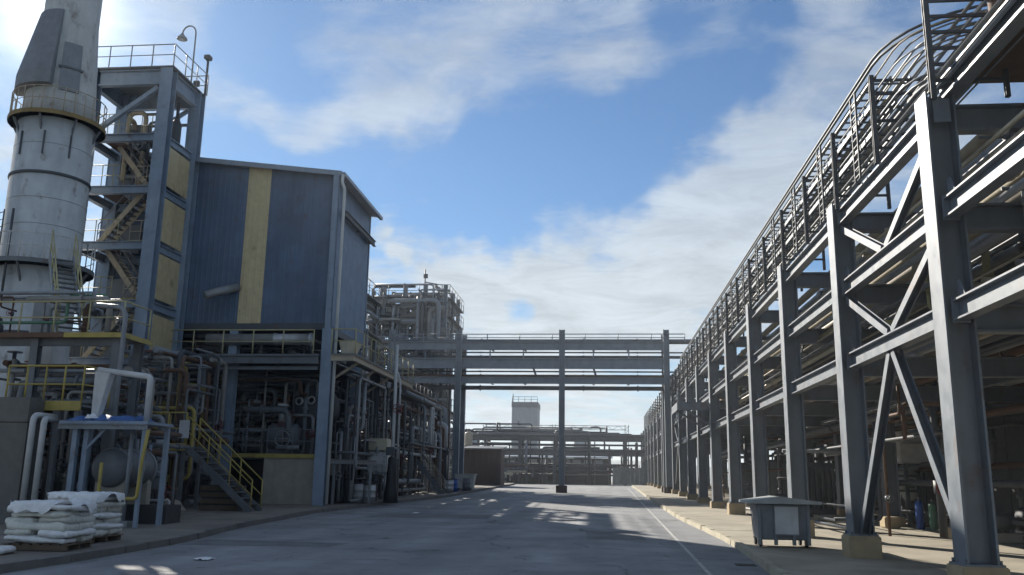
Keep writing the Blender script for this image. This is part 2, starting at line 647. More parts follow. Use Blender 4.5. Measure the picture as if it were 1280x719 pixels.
def ladder_stair(t, p0, p1, width, wdir, mt_str, mt_rail, both=True, rail_h=1.0, treads=True, mt_tread='grey_steel'):
    """stair flight from p0 (foot) to p1 (head); wdir: unit vector across"""
    p0, p1, W = Vector(p0), Vector(p1), Vector(wdir)
    for q in (-0.5, 0.5):
        t.part('stringer', MB().bar(p0+W*width*q, p1+W*width*q, 0.05, 0.24), mt_str)
    n = max(3, round(abs(p1.z-p0.z)/0.21))
    run = Vector((p1.x-p0.x, p1.y-p0.y, 0)).normalized()
    if treads:
        for i in range(1, n):
            c = p0.lerp(p1, i/n) + Vector((0, 0, 0.06))
            t.part('tread', MB().bar(c-W*(width/2-0.03), c+W*(width/2-0.03), 0.24, 0.035), mt_tread)
    for q in ((-0.5, 0.5) if both else (-0.5,)):
        m = MB()
        a, b = p0+W*width*q, p1+W*width*q
        Z = Vector((0, 0, rail_h))
        m.tube([a+Z, b+Z], 0.028, 6)
        m.tube([a+Z*0.52, b+Z*0.52], 0.022, 6)
        k = max(2, round((b-a).length/1.1))
        for i in range(k+1):
            p = a.lerp(b, i/k)
            m.tube([p, p+Z], 0.026, 6)
        t.part('handrail', m, mt_rail)


def flange(mb, p, d, r, n=10, w=0.05):
    p, d = Vector(p), Vector(d).normalized()
    mb.tube([p-d*w, p+d*w], r*1.55, n)


def valve(t, p, r, mt='dark_steel', wheel='red_paint', axis='z', parent=None):
    """gate valve: body, bonnet and hand wheel"""
    p = Vector(p)
    d = {'z': Vector((0, -1, 0)), 'x': Vector((0, 0, 1)), 'y': Vector((0, 0, 1))}[axis]
    m = MB()
    m.tube([p-Vector((0, 0, r*1.6)) if axis == 'z' else p-Vector((r*1.6, 0, 0)), p+Vector((0, 0, r*1.6)) if axis == 'z' else p+Vector((r*1.6, 0, 0))], r*1.5, 8)
    m.tube([p, p+d*r*4.2], r*0.7, 6)
    v = t.part('valve', m, mt, parent)
    w = MB()
    c = p+d*r*4.2
    s1 = Vector((1, 0, 0))
    s2 = d.cross(s1).normalized()
    R_ = r*2.3
    ring = [c + s1*R_*math.cos(a) + s2*R_*math.sin(a) for a in [2*math.pi*i/10 for i in range(11)]]
    w.tube(ring, r*0.22, 5)
    w.tube([c-s1*R_, c+s1*R_], r*0.16, 4)
    w.tube([c-s2*R_, c+s2*R_], r*0.16, 4)
    t.part('hand_wheel', w, wheel, v)


def vessel_v(name, label, c, r, h, mt, group=None, legs=True, nozzle=True, cat='vessel'):
    t = T(name, label, cat, c, group)
    z0 = c[2] + (0.7 if legs else 0.02)
    pr = [(0.02, 0)] + [(r*math.sin(a), r*0.5*(1-math.cos(a))) for a in [0.4, 0.8, 1.2, 1.57]] + [(r, h-r*0.5)] + \
         [(r*math.cos(a), h-r*0.5+r*0.5*math.sin(a)) for a in [0.4, 0.8, 1.2]] + [(0.02, h)]
    t.part('shell', MB().lathe(pr, (c[0], c[1], z0), n=20), mt)
    for k in (0.3, 0.7):
        t.part('band', MB().lathe([(r+0.025, -0.04), (r+0.025, 0.04)], (c[0], c[1], z0+h*k), n=20), 'grey_steel')
    if legs:
        for a in (0.8, 2.4, 3.9, 5.5):
            x, y = c[0]+r*0.85*math.cos(a), c[1]+r*0.85*math.sin(a)
            t.part('leg', MB().bar((x, y, c[2]), (x, y, z0+r*0.7), 0.1, 0.1), 'grey_steel')
    if nozzle:
        m = MB().tube([(c[0], c[1], z0+h-0.05), (c[0], c[1], z0+h+0.3)], r*0.22, 8)
        flange(m, (c[0], c[1], z0+h+0.3), (0, 0, 1), r*0.22)
        t.part('nozzle', m, 'grey_steel')
        m = MB().tube([(c[0], c[1]-r*0.9, z0+h*0.5), (c[0], c[1]-r-0.25, z0+h*0.5)], r*0.3, 10)
        flange(m, (c[0], c[1]-r-0.25, z0+h*0.5), (0, 1, 0), r*0.3)
        t.part('manhole', m, 'grey_steel')
    return t


def vessel_h(name, label, c, r, length, axis, mt, group=None, saddle=0.5, bands=3, cat='vessel', saddle_mt='concrete'):
    """horizontal drum on saddles; c = centre of the base"""
    t = T(name, label, cat, c, group)
    zc = c[2]+saddle+r
    h = length
    pr = [(0.02, -h/2)] + [(r*math.sin(a), -h/2+r*0.45*(1-math.cos(a))) for a in [0.4, 0.8, 1.2, 1.57]] + \
         [(r*math.cos(a), h/2-r*0.45+r*0.45*math.sin(a)) for a in [0, 0.4, 0.8, 1.2]] + [(0.02, h/2)]
    t.part('shell', MB().lathe(pr, (c[0], c[1], zc), axis, n=22), mt)
    for k in range(bands):
        q = -h/2 + h*(k+0.5)/bands
        t.part('band', MB().lathe([(r+0.03, q-0.05), (r+0.03, q+0.05)], (c[0], c[1], zc), axis, n=22), 'galvanised')
    for q in (-0.3, 0.3):
        if axis == 'x':
            m = MB().box(c[0]+q*h-0.12, c[0]+q*h+0.12, c[1]-r*0.8, c[1]+r*0.8, c[2], zc-r*0.55)
        else:
            m = MB().box(c[0]-r*0.8, c[0]+r*0.8, c[1]+q*h-0.12, c[1]+q*h+0.12, c[2], zc-r*0.55)
        t.part('saddle', m, saddle_mt)
    m = MB().tube([(c[0], c[1], zc+r*0.9), (c[0], c[1], zc+r+0.35)], r*0.2, 8)
    flange(m, (c[0], c[1], zc+r+0.35), (0, 0, 1), r*0.2)
    t.part('nozzle', m, 'grey_steel')
    return t


def pipework(name, label, box, n, seed, mats, rmin=0.03, rmax=0.09, valves=0.35, cat='pipework', group=None, vert=0.55):
    """a tangle of connected process pipes inside a box; every pipe is a part"""
    R = random.Random(seed)
    x0, x1, y0, y1, z0, z1 = box
    t = T(name, label, cat, ((x0+x1)/2, (y0+y1)/2, z0), group)
    for i in range(n):
        r = R.uniform(rmin, rmax) if R.random() < 0.75 else R.uniform(rmin, rmax)*1.5
        p = [R.uniform(x0, x1), R.uniform(y0, y1), R.uniform(z0, z1)]
        isv = R.random() < vert
        if isv:
            p[2] = z0
            a = list(p)
            a[2] = R.uniform(z0+(z1-z0)*0.4, z1)
            pts = [tuple(p), tuple(a)]
        else:
            ax = 0 if R.random() < 0.6 else 1
            a = list(p)
            lim = (x0, x1) if ax == 0 else (y0, y1)
            p[ax] = R.uniform(lim[0], lim[0]+(lim[1]-lim[0])*0.4)
            a[ax] = R.uniform(lim[0]+(lim[1]-lim[0])*0.6, lim[1])
            pts = [tuple(p), tuple(a)]
        for k in range(R.randint(1, 3)):
            q = list(pts[-1])
            last = max(range(3), key=lambda i_: abs(pts[-1][i_]-pts[-2][i_]))
            ax = R.choice([i_ for i_ in range(3) if i_ != last])
            lim = ((x0, x1), (y0, y1), (z0, z1))[ax]
            q[ax] = R.uniform(*lim)
            if abs(q[ax]-pts[-1][ax]) > r*5:
                pts.append(tuple(q))
        m = MB().tube(pts, r, 8, bend=r*3.2, seg=4)
        for k in range(len(pts)-1):
            a, b = Vector(pts[k]), Vector(pts[k+1])
            if (b-a).length > 0.9 and R.random() < 0.6:
                flange(m, a.lerp(b, R.uniform(0.3, 0.7)), b-a, r)
        t.part('pipe', m, R.choice(mats))
        if R.random() < valves:
            a, b = Vector(pts[0]), Vector(pts[1])
            valve(t, a.lerp(b, R.uniform(0.3, 0.6)), max(r, 0.04), wheel=R.choice(['red_paint', 'dark_steel', 'galvanised']), axis='z' if isv else 'x')
    return t


# ---------------------------------------------------------------- ground, road, kerbs, paving
def strip(name, mt, left, right, ys, dz, label, thick=0.0, kind='structure'):
    """sheet that follows the rise of the ground; left/right give x at a y"""
    m = MB()
    for y in ys:
        z = gz(y)+dz
        m.v.append((left(y), y, z))
        m.v.append((right(y), y, z))
    for i in range(len(ys)-1):
        m.face([2*i, 2*i+1, 2*i+3, 2*i+2])
    ob = bpy.data.objects.new(name, m.mesh(name, mt))
    COL.objects.link(ob)
    return props(ob, label, kind=kind)


def poly_x(table):
    def f(y):
        if y <= table[0][0]:
            return table[0][1]
        for (a, xa), (b, xb) in zip(table, table[1:]):
            if y <= b:
                return xa+(xb-xa)*(y-a)/(b-a)
        return table[-1][1]
    return f


KL = poly_x([(-40, -10.3), (14, -10.2), (17, -10.0), (21, -10.0), (26, -10.7), (35, -11.2), (43, -10.6), (55, -9.5), (100, -9.5)])
KR = poly_x([(-40, 3.1), (17.5, 3.12), (21.2, 3.26), (24.8, 3.32), (29, 3.2), (36, 2.95), (53, 2.95), (85, 3.2), (100, 3.2)])
YS = [-60, -30, 0, 6, 12, 17, 21, 24.8, 26, 29, 35, 36, 43, 53, 55, 60, 70, 80, 90, 100, 112, 130, 200, 400, 900, 2500]
strip('ground', 'ground_dirt', lambda y: -2500, lambda y: 2500, YS, -0.03, 'bare brown ground stretching to the horizon')
YR = [y for y in YS if y <= 112]
road = strip('road', 'asphalt', lambda y: KL(y)-0.05, lambda y: KR(y)+0.05, YR, 0.0, 'dark asphalt road in shade between the kerbs')
strip('cross_road', 'asphalt', lambda y: -80, lambda y: 60, [100.2, 112], 0.006, 'sunlit road crossing behind the pipe bridge')
# painted edge line, worn
ln = strip('lane_line', 'paint_line', lambda y: 1.94+0.008*(y-17), lambda y: 2.02+0.008*(y-17), [y for y in YS if 0 <= y <= 90], 0.006, 'worn white edge line along the right of the road')
R = random.Random(4)


def slab_field(parent_name, label, mt, xs, ys, left=None, right=None):
    base = bpy.data.objects.new(parent_name, None)
    COL.objects.link(base)
    props(base, label, kind='structure')
    for j in range(len(ys)-1):
        for i in range(len(xs)-1):
            a, b, c, d = xs[i], xs[i+1], ys[j], ys[j+1]
            g = 0.012
            q = R.uniform(-0.006, 0.006)
            x00 = right(c)+0.17 if (right and i == 0) else (a+g)
            x01 = right(d)+0.17 if (right and i == 0) else (a+g)
            x10 = left(c)-0.17 if (left and i == len(xs)-2) else (b-g)
            x11 = left(d)-0.17 if (left and i == len(xs)-2) else (b-g)
            zc, zd = gz(c)+PAVE+q, gz(d)+PAVE+q
            m = MB().hexa([(x00, c+g, zc-0.14), (x10, c+g, zc-0.14), (x11, d-g, zd-0.14), (x01, d-g, zd-0.14),
                           (x00, c+g, zc), (x10, c+g, zc), (x11, d-g, zd), (x01, d-g, zd)])
            ob = bpy.data.objects.new('paving_slab', m.mesh('paving_slab', mt))
            COL.objects.link(ob)
            ob.parent = base
    return base


slab_field('pavement_right', 'pale concrete slab pavement under the right-hand pipe rack', 'paving', [3.0, 6.4, 9.6, 13.0, 18, 26], [4, 8, 12, 16, 20, 24, 28, 32, 36, 40, 46, 52, 58, 66, 74, 84, 100], right=KR)
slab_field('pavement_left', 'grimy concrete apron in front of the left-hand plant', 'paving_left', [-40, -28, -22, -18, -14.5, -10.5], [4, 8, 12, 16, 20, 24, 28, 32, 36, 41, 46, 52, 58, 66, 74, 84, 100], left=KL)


def kerb(name, label, f, side, mt, y0, y1):
    base = bpy.data.objects.new(name, None)
    COL.objects.link(base)
    props(base, label, kind='structure')
    y = y0
    while y < y1:
        l = 0.95 if y < 50 else 1.9
        a, b = y+0.012, y+l-0.012
        q = R.uniform(-0.008, 0.012)
        e = R.uniform(-0.012, 0.012)
        xa, xb = f(a)+e, f(b)+e
        w = 0.16*side
        lo, hi = -0.05, PAVE+0.02+q
        P = [(xa, a, gz(a)+lo), (xa+w, a, gz(a)+lo), (xb+w, b, gz(b)+lo), (xb, b, gz(b)+lo),
             (xa+0.02*side, a, gz(a)+hi), (xa+w, a, gz(a)+hi), (xb+w, b, gz(b)+hi), (xb+0.02*side, b, gz(b)+hi)]
        if side < 0:
            P = [P[1], P[0], P[3], P[2], P[5], P[4], P[7], P[6]]
        ob = bpy.data.objects.new('kerb_stone', MB().hexa(P).mesh('kerb_stone', mt))
        COL.objects.link(ob)
        ob.parent = base
        y += l


kerb('kerb_right', 'pale stone kerb along the right pavement', KR, 1, 'kerb_stone', 8, 98)
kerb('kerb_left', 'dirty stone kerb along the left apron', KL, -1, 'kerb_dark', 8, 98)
# litter and patches on the road
for (x, y, w, l, lab) in ((-7.9, 17.6, 0.3, 0.12, 'scrap of white plastic lying on the road by the left kerb'),
                          (-7.5, 36.2, 0.22, 0.2, 'crumpled white litter on the road before the black pole')):
    m = MB()
    n = 7
    for j in range(n):
        for i in range(n):
            u_, v_ = i/(n-1)-0.5, j/(n-1)-0.5
            m.v.append((x+u_*w*(1+0.2*R.random()), y+v_*l*3, gz(y)+0.012+0.05*R.random()*(1-abs(u_)-abs(v_)*0.6)))
    for j in range(n-1):
        for i in range(n-1):
            m.face([j*n+i, j*n+i+1, (j+1)*n+i+1, (j+1)*n+i])
    single('litter', lab, 'litter', m, 'sack_white')

# tar patches, covers and a gully in the road
def flat(name, lab, pts, mt, dz, cat=None, kind=None):
    m = MB()
    m.v = [(x, y, gz(y)+dz) for (x, y) in pts] + [(x, y, gz(y)+dz-0.02) for (x, y) in pts]
    n = len(pts)
    m.face(list(range(n)))
    for i in range(n):
        j = (i+1) % n
        m.face([i, n+i, n+j, j])
    return single(name, lab, cat, m, mt, kind=kind)


flat('road_patch', 'dark tar patch beside the left kerb', [(-9.9, 20.6), (-6.4, 20.9), (-6.2, 22.0), (-9.95, 22.2)], 'asphalt_patch', 0.005, kind='structure')
flat('road_patch', 'squarish tar patch right of the road centre', [(-0.4, 25.0), (1.2, 25.2), (1.1, 28.4), (-0.5, 28.2)], 'asphalt_patch', 0.005, kind='structure')
flat('road_patch', 'wide tar patch across the left lane farther away', [(-8.8, 33.0), (-4.2, 33.4), (-4.3, 36.2), (-8.6, 35.8)], 'asphalt_patch', 0.005, kind='structure')
for (x, y, r, lab) in ((-1.2, 33.5, 0.33, 'round iron manhole cover set in the road'),):
    flat('manhole_cover', lab, [(x+r*math.cos(a*math.pi/12), y+r*math.sin(a*math.pi/12)) for a in range(24)], 'cast_iron', 0.009, 'manhole cover')
t = T('gully_grate', 'small iron gully grate at the right kerb', 'drain', (3.0, 19.2, gz(19.2)))
for k in range(6):
    t.part('bar', MB().box(2.72, 3.12, 19.0+k*0.075, 19.04+k*0.075, gz(19.2)-0.01, gz(19.2)+0.012), 'cast_iron')

# ---------------------------------------------------------------- right-hand pipe rack
XR = 5.29                       # road face of the first column row
CY = [8.24+6.0*i for i in range(20)]
ZL, ZM, ZT, ZC = 4.40, 6.05, 7.70, 8.05
rack = T('pipe_rack', 'long grey steel pipe rack with three beam levels along the right pavement', 'pipe rack', (XR+4, 14.24, gz(14.24)+PAVE))
rows = [XR+0.24, XR+4.6, XR+9.4]
cw, cd = 0.50, 0.46


def col_mesh(z0, z1):
    # H-section, flanges towards the road
    m = MB().ibeam((0, 0, z0), (0, 0, z1), cw, cd, (1, 0, 0), 0.035, 0.03)
    m.box(-0.29, 0.29, -0.27, 0.27, z0-0.002, z0+0.03)
    return m.mesh('column', 'rack_steel')


for i, y in enumerate(CY):
    g = gz(y)+PAVE
    for r, x in enumerate(rows):
        if r == 2 and y > 70:
            continue
        ph = 0.45 if r == 0 and y < 40 else 0.3
        me = MB().ibeam((x, y, g+ph), (x, y, ZC if r == 0 else ZT+0.2), cw, cd, (1, 0, 0), 0.035, 0.03)
        me.box(x-0.29, x+0.29, y-0.29, y+0.29, g+ph+0.002, g+ph+0.032)
        if r == 0 and y < 40:
            for bx_ in (-0.25, 0.25):
                for by_ in (-0.27, 0.27):
                    me.tube([(x+bx_, y+by_*0.9, g+ph+0.03), (x+bx_, y+by_*0.9, g+ph+0.09)], 0.018, 6)
        cobj = rack.part('column', me, 'rack_steel')
        rack.part('pedestal', MB().box(x-0.33, x+0.33, y-0.33, y+0.33, g-0.1, g+ph), 'pedestal', cobj, bevel=0.02)
    xe = rows[2] if y <= 70 else rows[1]
    for z in (ZL-0.1, ZM-0.1, ZT-0.06):
        for a, b in zip([x for x in rows if x <= xe], [x for x in rows if x <= xe][1:]):
            rack.part('cross_beam', MB().ibeam((a+0.24, y, z), (b-0.24, y, z), 0.24, 0.44), 'rack_steel')
    if i+1 < len(CY):
        y2 = CY[i+1]
        for k, z in enumerate((ZL, ZM, ZT)):
            if i == 0 and k == 2:
                continue
            rack.part('beam', MB().ibeam((rows[0], y+0.26, z), (rows[0], y2-0.26, z), 0.22, 0.33), 'rack_steel')
            if y < 90:
                rack.part('beam', MB().ibeam((rows[1], y+0.26, z), (rows[1], y2-0.26, z), 0.2, 0.3), 'rack_steel')
# raised chord of the nearest bay
rack.part('beam', MB().ibeam((5.74, 8.0, 8.16), (5.74, 14.5, 8.16), 0.24, 0.36), 'rack_steel')
rack.part('beam', MB().ibeam((7.6, 8.0, 8.16), (7.6, 14.5, 8.16), 0.24, 0.36), 'rack_steel')
rack.part('post', MB().ibeam((7.6, 14.24, 7.86), (7.6, 14.24, 9.4), 0.2, 0.2), 'rack_steel')
rack.part('grating', MB().box(5.9, 7.45, 8.0, 14.4, 8.345, 8.40), 'rust_brown')


for y in CY[:10]:               # inner gratings added to block the sky and darken the rack
    for z in (ZM+0.06, ZT+0.20):
        rack.part('grating', MB().box(rows[1]+0.3, rows[2]-0.3, y+0.3, y+5.7, z+0.10, z+0.14), 'dark_steel')


def brace(a, b, s=0.15):
    rack.part('brace', MB().channel(a, b, s, s, (1, 0, 0)), 'rack_steel')


def gusset(x, y, z, sy, sz):
    rack.part('gusset_plate', MB().hexa([(x-0.012, y, z), (x+0.012, y, z), (x+0.012, y+sy, z), (x-0.012, y+sy, z), (x-0.012, y, z+sz), (x+0.012, y, z+sz), (x+0.012, y+sy*0.35, z+sz), (x-0.012, y+sy*0.35, z+sz)]), 'rack_steel')


for y in CY[:8]:                # bolted end plates and gussets at the road-side joints
    for z in (ZL, ZM, ZT):
        for q in (-1, 1):
            rack.part('end_plate', MB().box(rows[0]-0.13, rows[0]+0.13, min(y+q*0.255, y+q*0.275), max(y+q*0.255, y+q*0.275), z-0.2, z+0.2), 'rack_steel')
            if z != ZT:
                gusset(rows[0]-0.02, y+q*0.277, z+0.17, q*0.32, 0.3)


def braced_bay(i):
    y0, y1 = CY[i], CY[i+1]
    x = rows[0]+0.02
    ym = (y0+y1)/2
    brace((x, y1-0.2, ZT-0.25), (x, ym+0.12, ZM+0.2))
    brace((x, y0+0.2, ZT-0.25), (x, ym-0.12, ZM+0.2))
    brace((x, y1-0.2, ZM-0.25), (x, ym+0.12, ZL+0.2))
    brace((x, y0+0.2, ZM-0.25), (x, ym-0.12, ZL+0.2))
    g = gz(y0)+PAVE+0.45
    brace((x, ym+0.1, ZL-0.18), (x, y1-0.2, g+0.1), 0.17)
    brace((x, ym-0.1, ZL-0.18), (x, y0+0.2, g+0.1), 0.17)


braced_bay(1)
braced_bay(9)
for i in (1, 4):                # bracing of the inner row
    y0, y1 = CY[i], CY[i+1]
    x = rows[1]
    brace((x, y0+0.2, 0.9), (x, y1-0.2, ZL-0.2))
    brace((x, y1-0.2, 0.9), (x, y0+0.2, ZL-0.2))

# shelves above the rack: posts with arms every three metres
SY = [13.9+3.0*i for i in range(34)]
ARMS = [8.22+0.285*k for k in range(6)]
for y in SY:
    m = MB()
    m.channel((XR+0.10, y, ZT+0.17), (XR+0.10, y, 9.72), 0.09, 0.09, (0, 1, 0))
    for z in ARMS:
        m.bar((XR+0.10, y, z-0.03), (XR+1.25, y, z-0.03), 0.05, 0.05)
    if y < 60:
        m.channel((XR+1.25, y, ZT+0.17), (XR+1.25, y, 9.72), 0.07, 0.07, (0, 1, 0))
    rack.part('shelf_stand', m, 'dark_steel')
R = random.Random(11)
Y_END = 114.0
n_of = 0
for k, z in enumerate(ARMS):
    for j in range(6):
        if (j == 5 and k in (0, 2)) or (k in (1, 3) and j < 3):
            continue
        r = R.choice([0.018, 0.022, 0.028, 0.036])
        x = XR+0.18+j*0.185+R.uniform(-0.02, 0.02)
        zz = z+r
        mt = R.choice(['conduit_grey', 'galvanised', 'galvanised', 'conduit_grey', 'pipe_grey', 'conduit_tan'])
        turn = k >= 2 and j < 4
        if turn:       # these swing to the right over the rack at the near end
            yt = 14.35+0.12*j+R.uniform(0, 0.1)
            rr = 1.4-0.14*j
            pts = [(x, Y_END, zz), (x, yt+rr, zz)]
            for q in range(1, 8):
                a = math.pi/2*q/7
                pts.append((x+rr-rr*math.cos(a), yt+rr-rr*math.sin(a), zz))
            pts.append((12.5, yt, zz))
        else:
            pts = [(x, Y_END, zz), (x, 40, zz+0.004), (x, 6.0, zz)]
        lab = {True: 'slim pipe on the rack-top shelves that bends right over the rack', False: 'slim pipe lying straight along the rack-top shelves'}[turn]
        single('conduit', lab, 'pipe', MB().tube(pts, r, 7), mt, 'slim pipes on the rack-top shelves')
# ladder-type cable trays on the shelves
for k, (zt, xa, xb, lab) in enumerate(((ARMS[1]+0.13, XR+0.16, XR+0.62, 'ladder cable tray on the lower rack-top shelves'), (ARMS[3]+0.13, XR+0.16, XR+0.60, 'ladder cable tray on the middle rack-top shelves'), (9.70, XR+0.14, XR+0.9, 'ladder cable tray on the topmost rack shelf'))):
    t = T('cable_tray', lab, 'cable tray', (XR+0.4, 45, zt))
    for x in (xa, xb):
        t.part('side_rail', MB().bar((x, 17.0, zt), (x, 84, zt), 0.03, 0.09), 'galvanised')
    m = MB()
    y = 17.2
    while y < 84:
        m.bar((xa, y, zt-0.02), (xb, y, zt-0.02), 0.05, 0.03)
        y += 0.4
    t.part('rungs', m, 'galvanised', kind='stuff')
    for q in range(3):
        xx = xa+0.08+q*(xb-xa-0.16)/2
        t.part('cable', MB().tube([(xx, 17.0, zt+0.03), (xx+0.02, 40, zt+0.03), (xx, 84, zt+0.03)], 0.028, 6), ['black', 'conduit_tan', 'dark_steel'][q])
# vertical ladder trays hung on the road side of the stands
for j, y in enumerate(SY[1:16]):
    m = MB()
    for q in (0.0, 0.34):
        m.bar((XR+0.04, y+0.9+q, ZT+0.2), (XR+0.04, y+0.9+q, 9.75), 0.03, 0.04)
    z = ZT+0.3
    while z < 9.75:
        m.bar((XR+0.04, y+0.9, z), (XR+0.04, y+1.24, z), 0.025, 0.025)
        z += 0.16
    rack.part('ladder', m, 'dark_steel')
# the arch of two thin rails over the bend
for dz_, q in ((0.16, 0), (0.05, 1)):
    pts = [(XR+0.05, 60, 9.74+dz_), (XR+0.05, 16.6, 9.74+dz_)]
    for k in range(1, 9):
        a = math.pi/2*k/8
        pts.append((XR+0.05+1.9-1.9*math.cos(a), 16.6-2.1*math.sin(a), 9.74+dz_))
    pts.append((11.0, 14.5, 9.74+dz_))
    rack.part('guard_rail', MB().tube(pts, 0.03, 6), 'dark_steel')

# larger pipes on the three levels
levels = {
    'lower': (ZL+0.13, [(6.05, .12, 'grey_steel'), (6.55, .09, 'conduit_grey'), (7.0, .16, 'galvanised'), (7.7, .2, 'dark_steel'), (8.4, .1, 'grey_steel'), (9.0, .14, 'rust_brown'), (10.6, .2, 'dark_steel'), (11.5, .14, 'silver'), (12.4, .24, 'rust_brown'), (13.4, .12, 'white_paint'), (7.35, .06, 'conduit_tan'), (8.05, .06, 'dark_steel')]),
    'middle': (ZM+0.13, [(6.0, .1, 'cream'), (6.4, .07, 'white_paint'), (6.8, .13, 'conduit_tan'), (7.4, .17, 'silver'), (8.1, .1, 'galvanised'), (8.7, .2, 'dark_steel'), (10.5, .13, 'cream'), (11.3, .22, 'silver'), (12.4, .1, 'conduit_tan'), (13.2, .18, 'galvanised')]),
    'upper': (ZT+0.17, [(7.0, .12, 'conduit_tan'), (7.6, .18, 'silver'), (8.3, .1, 'cream'), (8.9, .14, 'galvanised'), (10.6, .2, 'dark_steel'), (11.6, .12, 'cream'), (12.6, .22, 'silver')]),
}
cname = {'silver': 'silver insulated', 'conduit_grey': 'grey', 'galvanised': 'galvanised', 'grey_steel': 'dull grey', 'cream': 'cream painted', 'rust_brown': 'rusty brown', 'dark_steel': 'dark steel', 'white_paint': 'white painted', 'conduit_tan': 'tan'}
for lv, (z, lst) in levels.items():
    seen = {}
    lst = sorted(lst)
    for (x, r, mt) in lst:
        yn = 5.0 if not (lv == 'upper' and x < 8) else 15.2
        far_ = 116 if x < 9 else 68
        m = MB().tube([(x, yn, z+r), (x, 45, z+r), (x, far_, z+r)], r, 10)
        for q in range(6):
            flange(m, (x, R.uniform(12, 60), z+r), (0, 1, 0), r*0.86, 10, 0.04)
        seen[mt] = seen.get(mt, 0)+1
        which = '' if [q[2] for q in lst].count(mt) == 1 else [' nearest the road', ', second such from the road', ', third such from the road'][seen[mt]-1]
        single('rack_pipe', f'{cname[mt]} pipe on {lv} rack level{which}', 'pipe', m, mt, 'pipes carried by the right-hand rack')
# brown pipes over the nearest bay
for x, z, r in ((6.2, 8.40, 0.13), (6.75, 8.40, 0.10)):
    m = MB().tube([(x, 4.0, z+r), (x, 13.2, z+r), (x, 13.2, z+1.6), (12, 13.2, z+1.6)], r, 10, bend=0.5)
    flange(m, (x, 12.2, z+r), (0, 1, 0), r)
    single('brown_pipe', 'thicker rusty pipe rising over the nearest rack bay' if r > 0.11 else 'thinner rusty pipe rising over the nearest rack bay', 'pipe', m, 'rust_brown')
# hanging droppers under the lower level
pipework('rack_droppers', 'vertical pipe drops and valves between first and second rack rows', (6.6, 9.2, 22, 62, 0.5, 4.3), 26, 5, ['grey_steel', 'dark_steel', 'dark_steel', 'pipe_grey', 'rust_brown'], 0.03, 0.08, 0.5)
pipework('rack_pumps_piping', 'low pipe loops around the pumps beneath the rack', (10.2, 14.2, 16, 60, 0.4, 4.2), 46, 6, ['dark_steel', 'rust_brown', 'grey_steel', 'dark_steel', 'pipe_grey'], 0.04, 0.1, 0.5)
pipework('mid_level_pipework', 'small bore pipes and valves between the rack beam levels', (6.0, 14.2, 8, 48, 4.9, 7.6), 120, 7, ['cream', 'grey_steel', 'silver', 'conduit_tan', 'pale_yellow'], 0.025, 0.06, 0.35, vert=0.3)
# cantilevered landing on the road side
lp = T('rack_landing', 'small steel landing jutting from the pipe rack over the pavement', 'platform', (4.6, 45.5, 5.05))
lp.part('deck', MB().box(3.75, XR-0.01, 44.2, 47.6, 5.42, 5.50), 'grey_steel')
lp.part('fascia', MB().box(3.72, 3.75, 44.2, 47.6, 5.18, 5.56).box(3.75, XR-0.01, 44.17, 44.20, 5.18, 5.56), 'rack_steel')
for y in (44.5, 47.2):
    lp.part('bracket', MB().bar((3.9, y, 5.40), (XR, y, 4.5), 0.09, 0.09), 'rack_steel')

# ---- things standing beneath and behind the rack
def gp(x, y):
    return gz(y)+PAVE+0.008


b = T('waste_bin', 'grey wheeled waste bin with shallow pitched lid and pale front panel by the kerb', 'bin', (4.2, 22.6, gp(4.2, 22.6)))
g = gp(4.2, 22.6)
x0, x1, y0, y1 = 3.66, 4.92, 22.1, 23.1
m = MB().hexa([(x0+0.06, y0+0.06, g+0.16), (x1-0.06, y0+0.06, g+0.16), (x1-0.06, y1-0.06, g+0.16), (x0+0.06, y1-0.06, g+0.16), (x0, y0, g+1.0), (x1, y0, g+1.0), (x1, y1, g+1.0), (x0, y1, g+1.0)])
b.part('body', m, 'bin_grey', bevel=0.03)
for x in (x0+0.02, x0+0.40, x1-0.44, x1-0.10):
    b.part('rib', MB().box(x, x+0.07, y0-0.035, y0+0.08, g+0.05, g+0.99), 'bin_grey')
zz = g+1.0
m = MB()
lx0, lx1, ly0, ly1 = x0-0.22, x1+0.22, y0-0.22, y1+0.22
xm = (lx0+lx1)/2-0.1
m.v = [(lx0, ly0, zz), (xm, ly0, zz), (lx1, ly0, zz), (lx0, ly1, zz), (xm, ly1, zz), (lx1, ly1, zz),
       (lx0, ly0, zz+0.06), (xm, ly0, zz+0.17), (lx1, ly0, zz+0.06), (lx0, ly1, zz+0.06), (xm, ly1, zz+0.17), (lx1, ly1, zz+0.06)]
for q in ((0, 3, 4, 1), (1, 4, 5, 2), (6, 7, 10, 9), (7, 8, 11, 10), (0, 1, 7, 6), (1, 2, 8, 7), (3, 9, 10, 4), (4, 10, 11, 5), (0, 6, 9, 3), (2, 5, 11, 8)):
    m.face(list(q))
b.part('lid', m, 'bin_lid')
fp = b.part('front_panel', MB().box(x0+0.42, x1-0.30, y0-0.06, y0-0.037, g+0.30, g+0.94), 'sign_white')
b.part('panel_rim', MB().bar((x0+0.41, y0-0.065, g+0.95), (x1-0.29, y0-0.065, g+0.95), 0.02, 0.03).bar((x0+0.41, y0-0.065, g+0.29), (x1-0.29, y0-0.065, g+0.29), 0.02, 0.03), 'bin_grey', fp)
for x in (x0+0.1, x1-0.1):
    for y in (y0+0.15, y1-0.15):
        w = b.part('wheel', MB().lathe([(0.09, -0.03), (0.09, 0.03)], (x, y, g+0.09), 'x', 14), 'black')
        b.part('fork', MB().box(x-0.05, x+0.05, y-0.02, y+0.02, g+0.16, g+0.2), 'dark_steel', w)
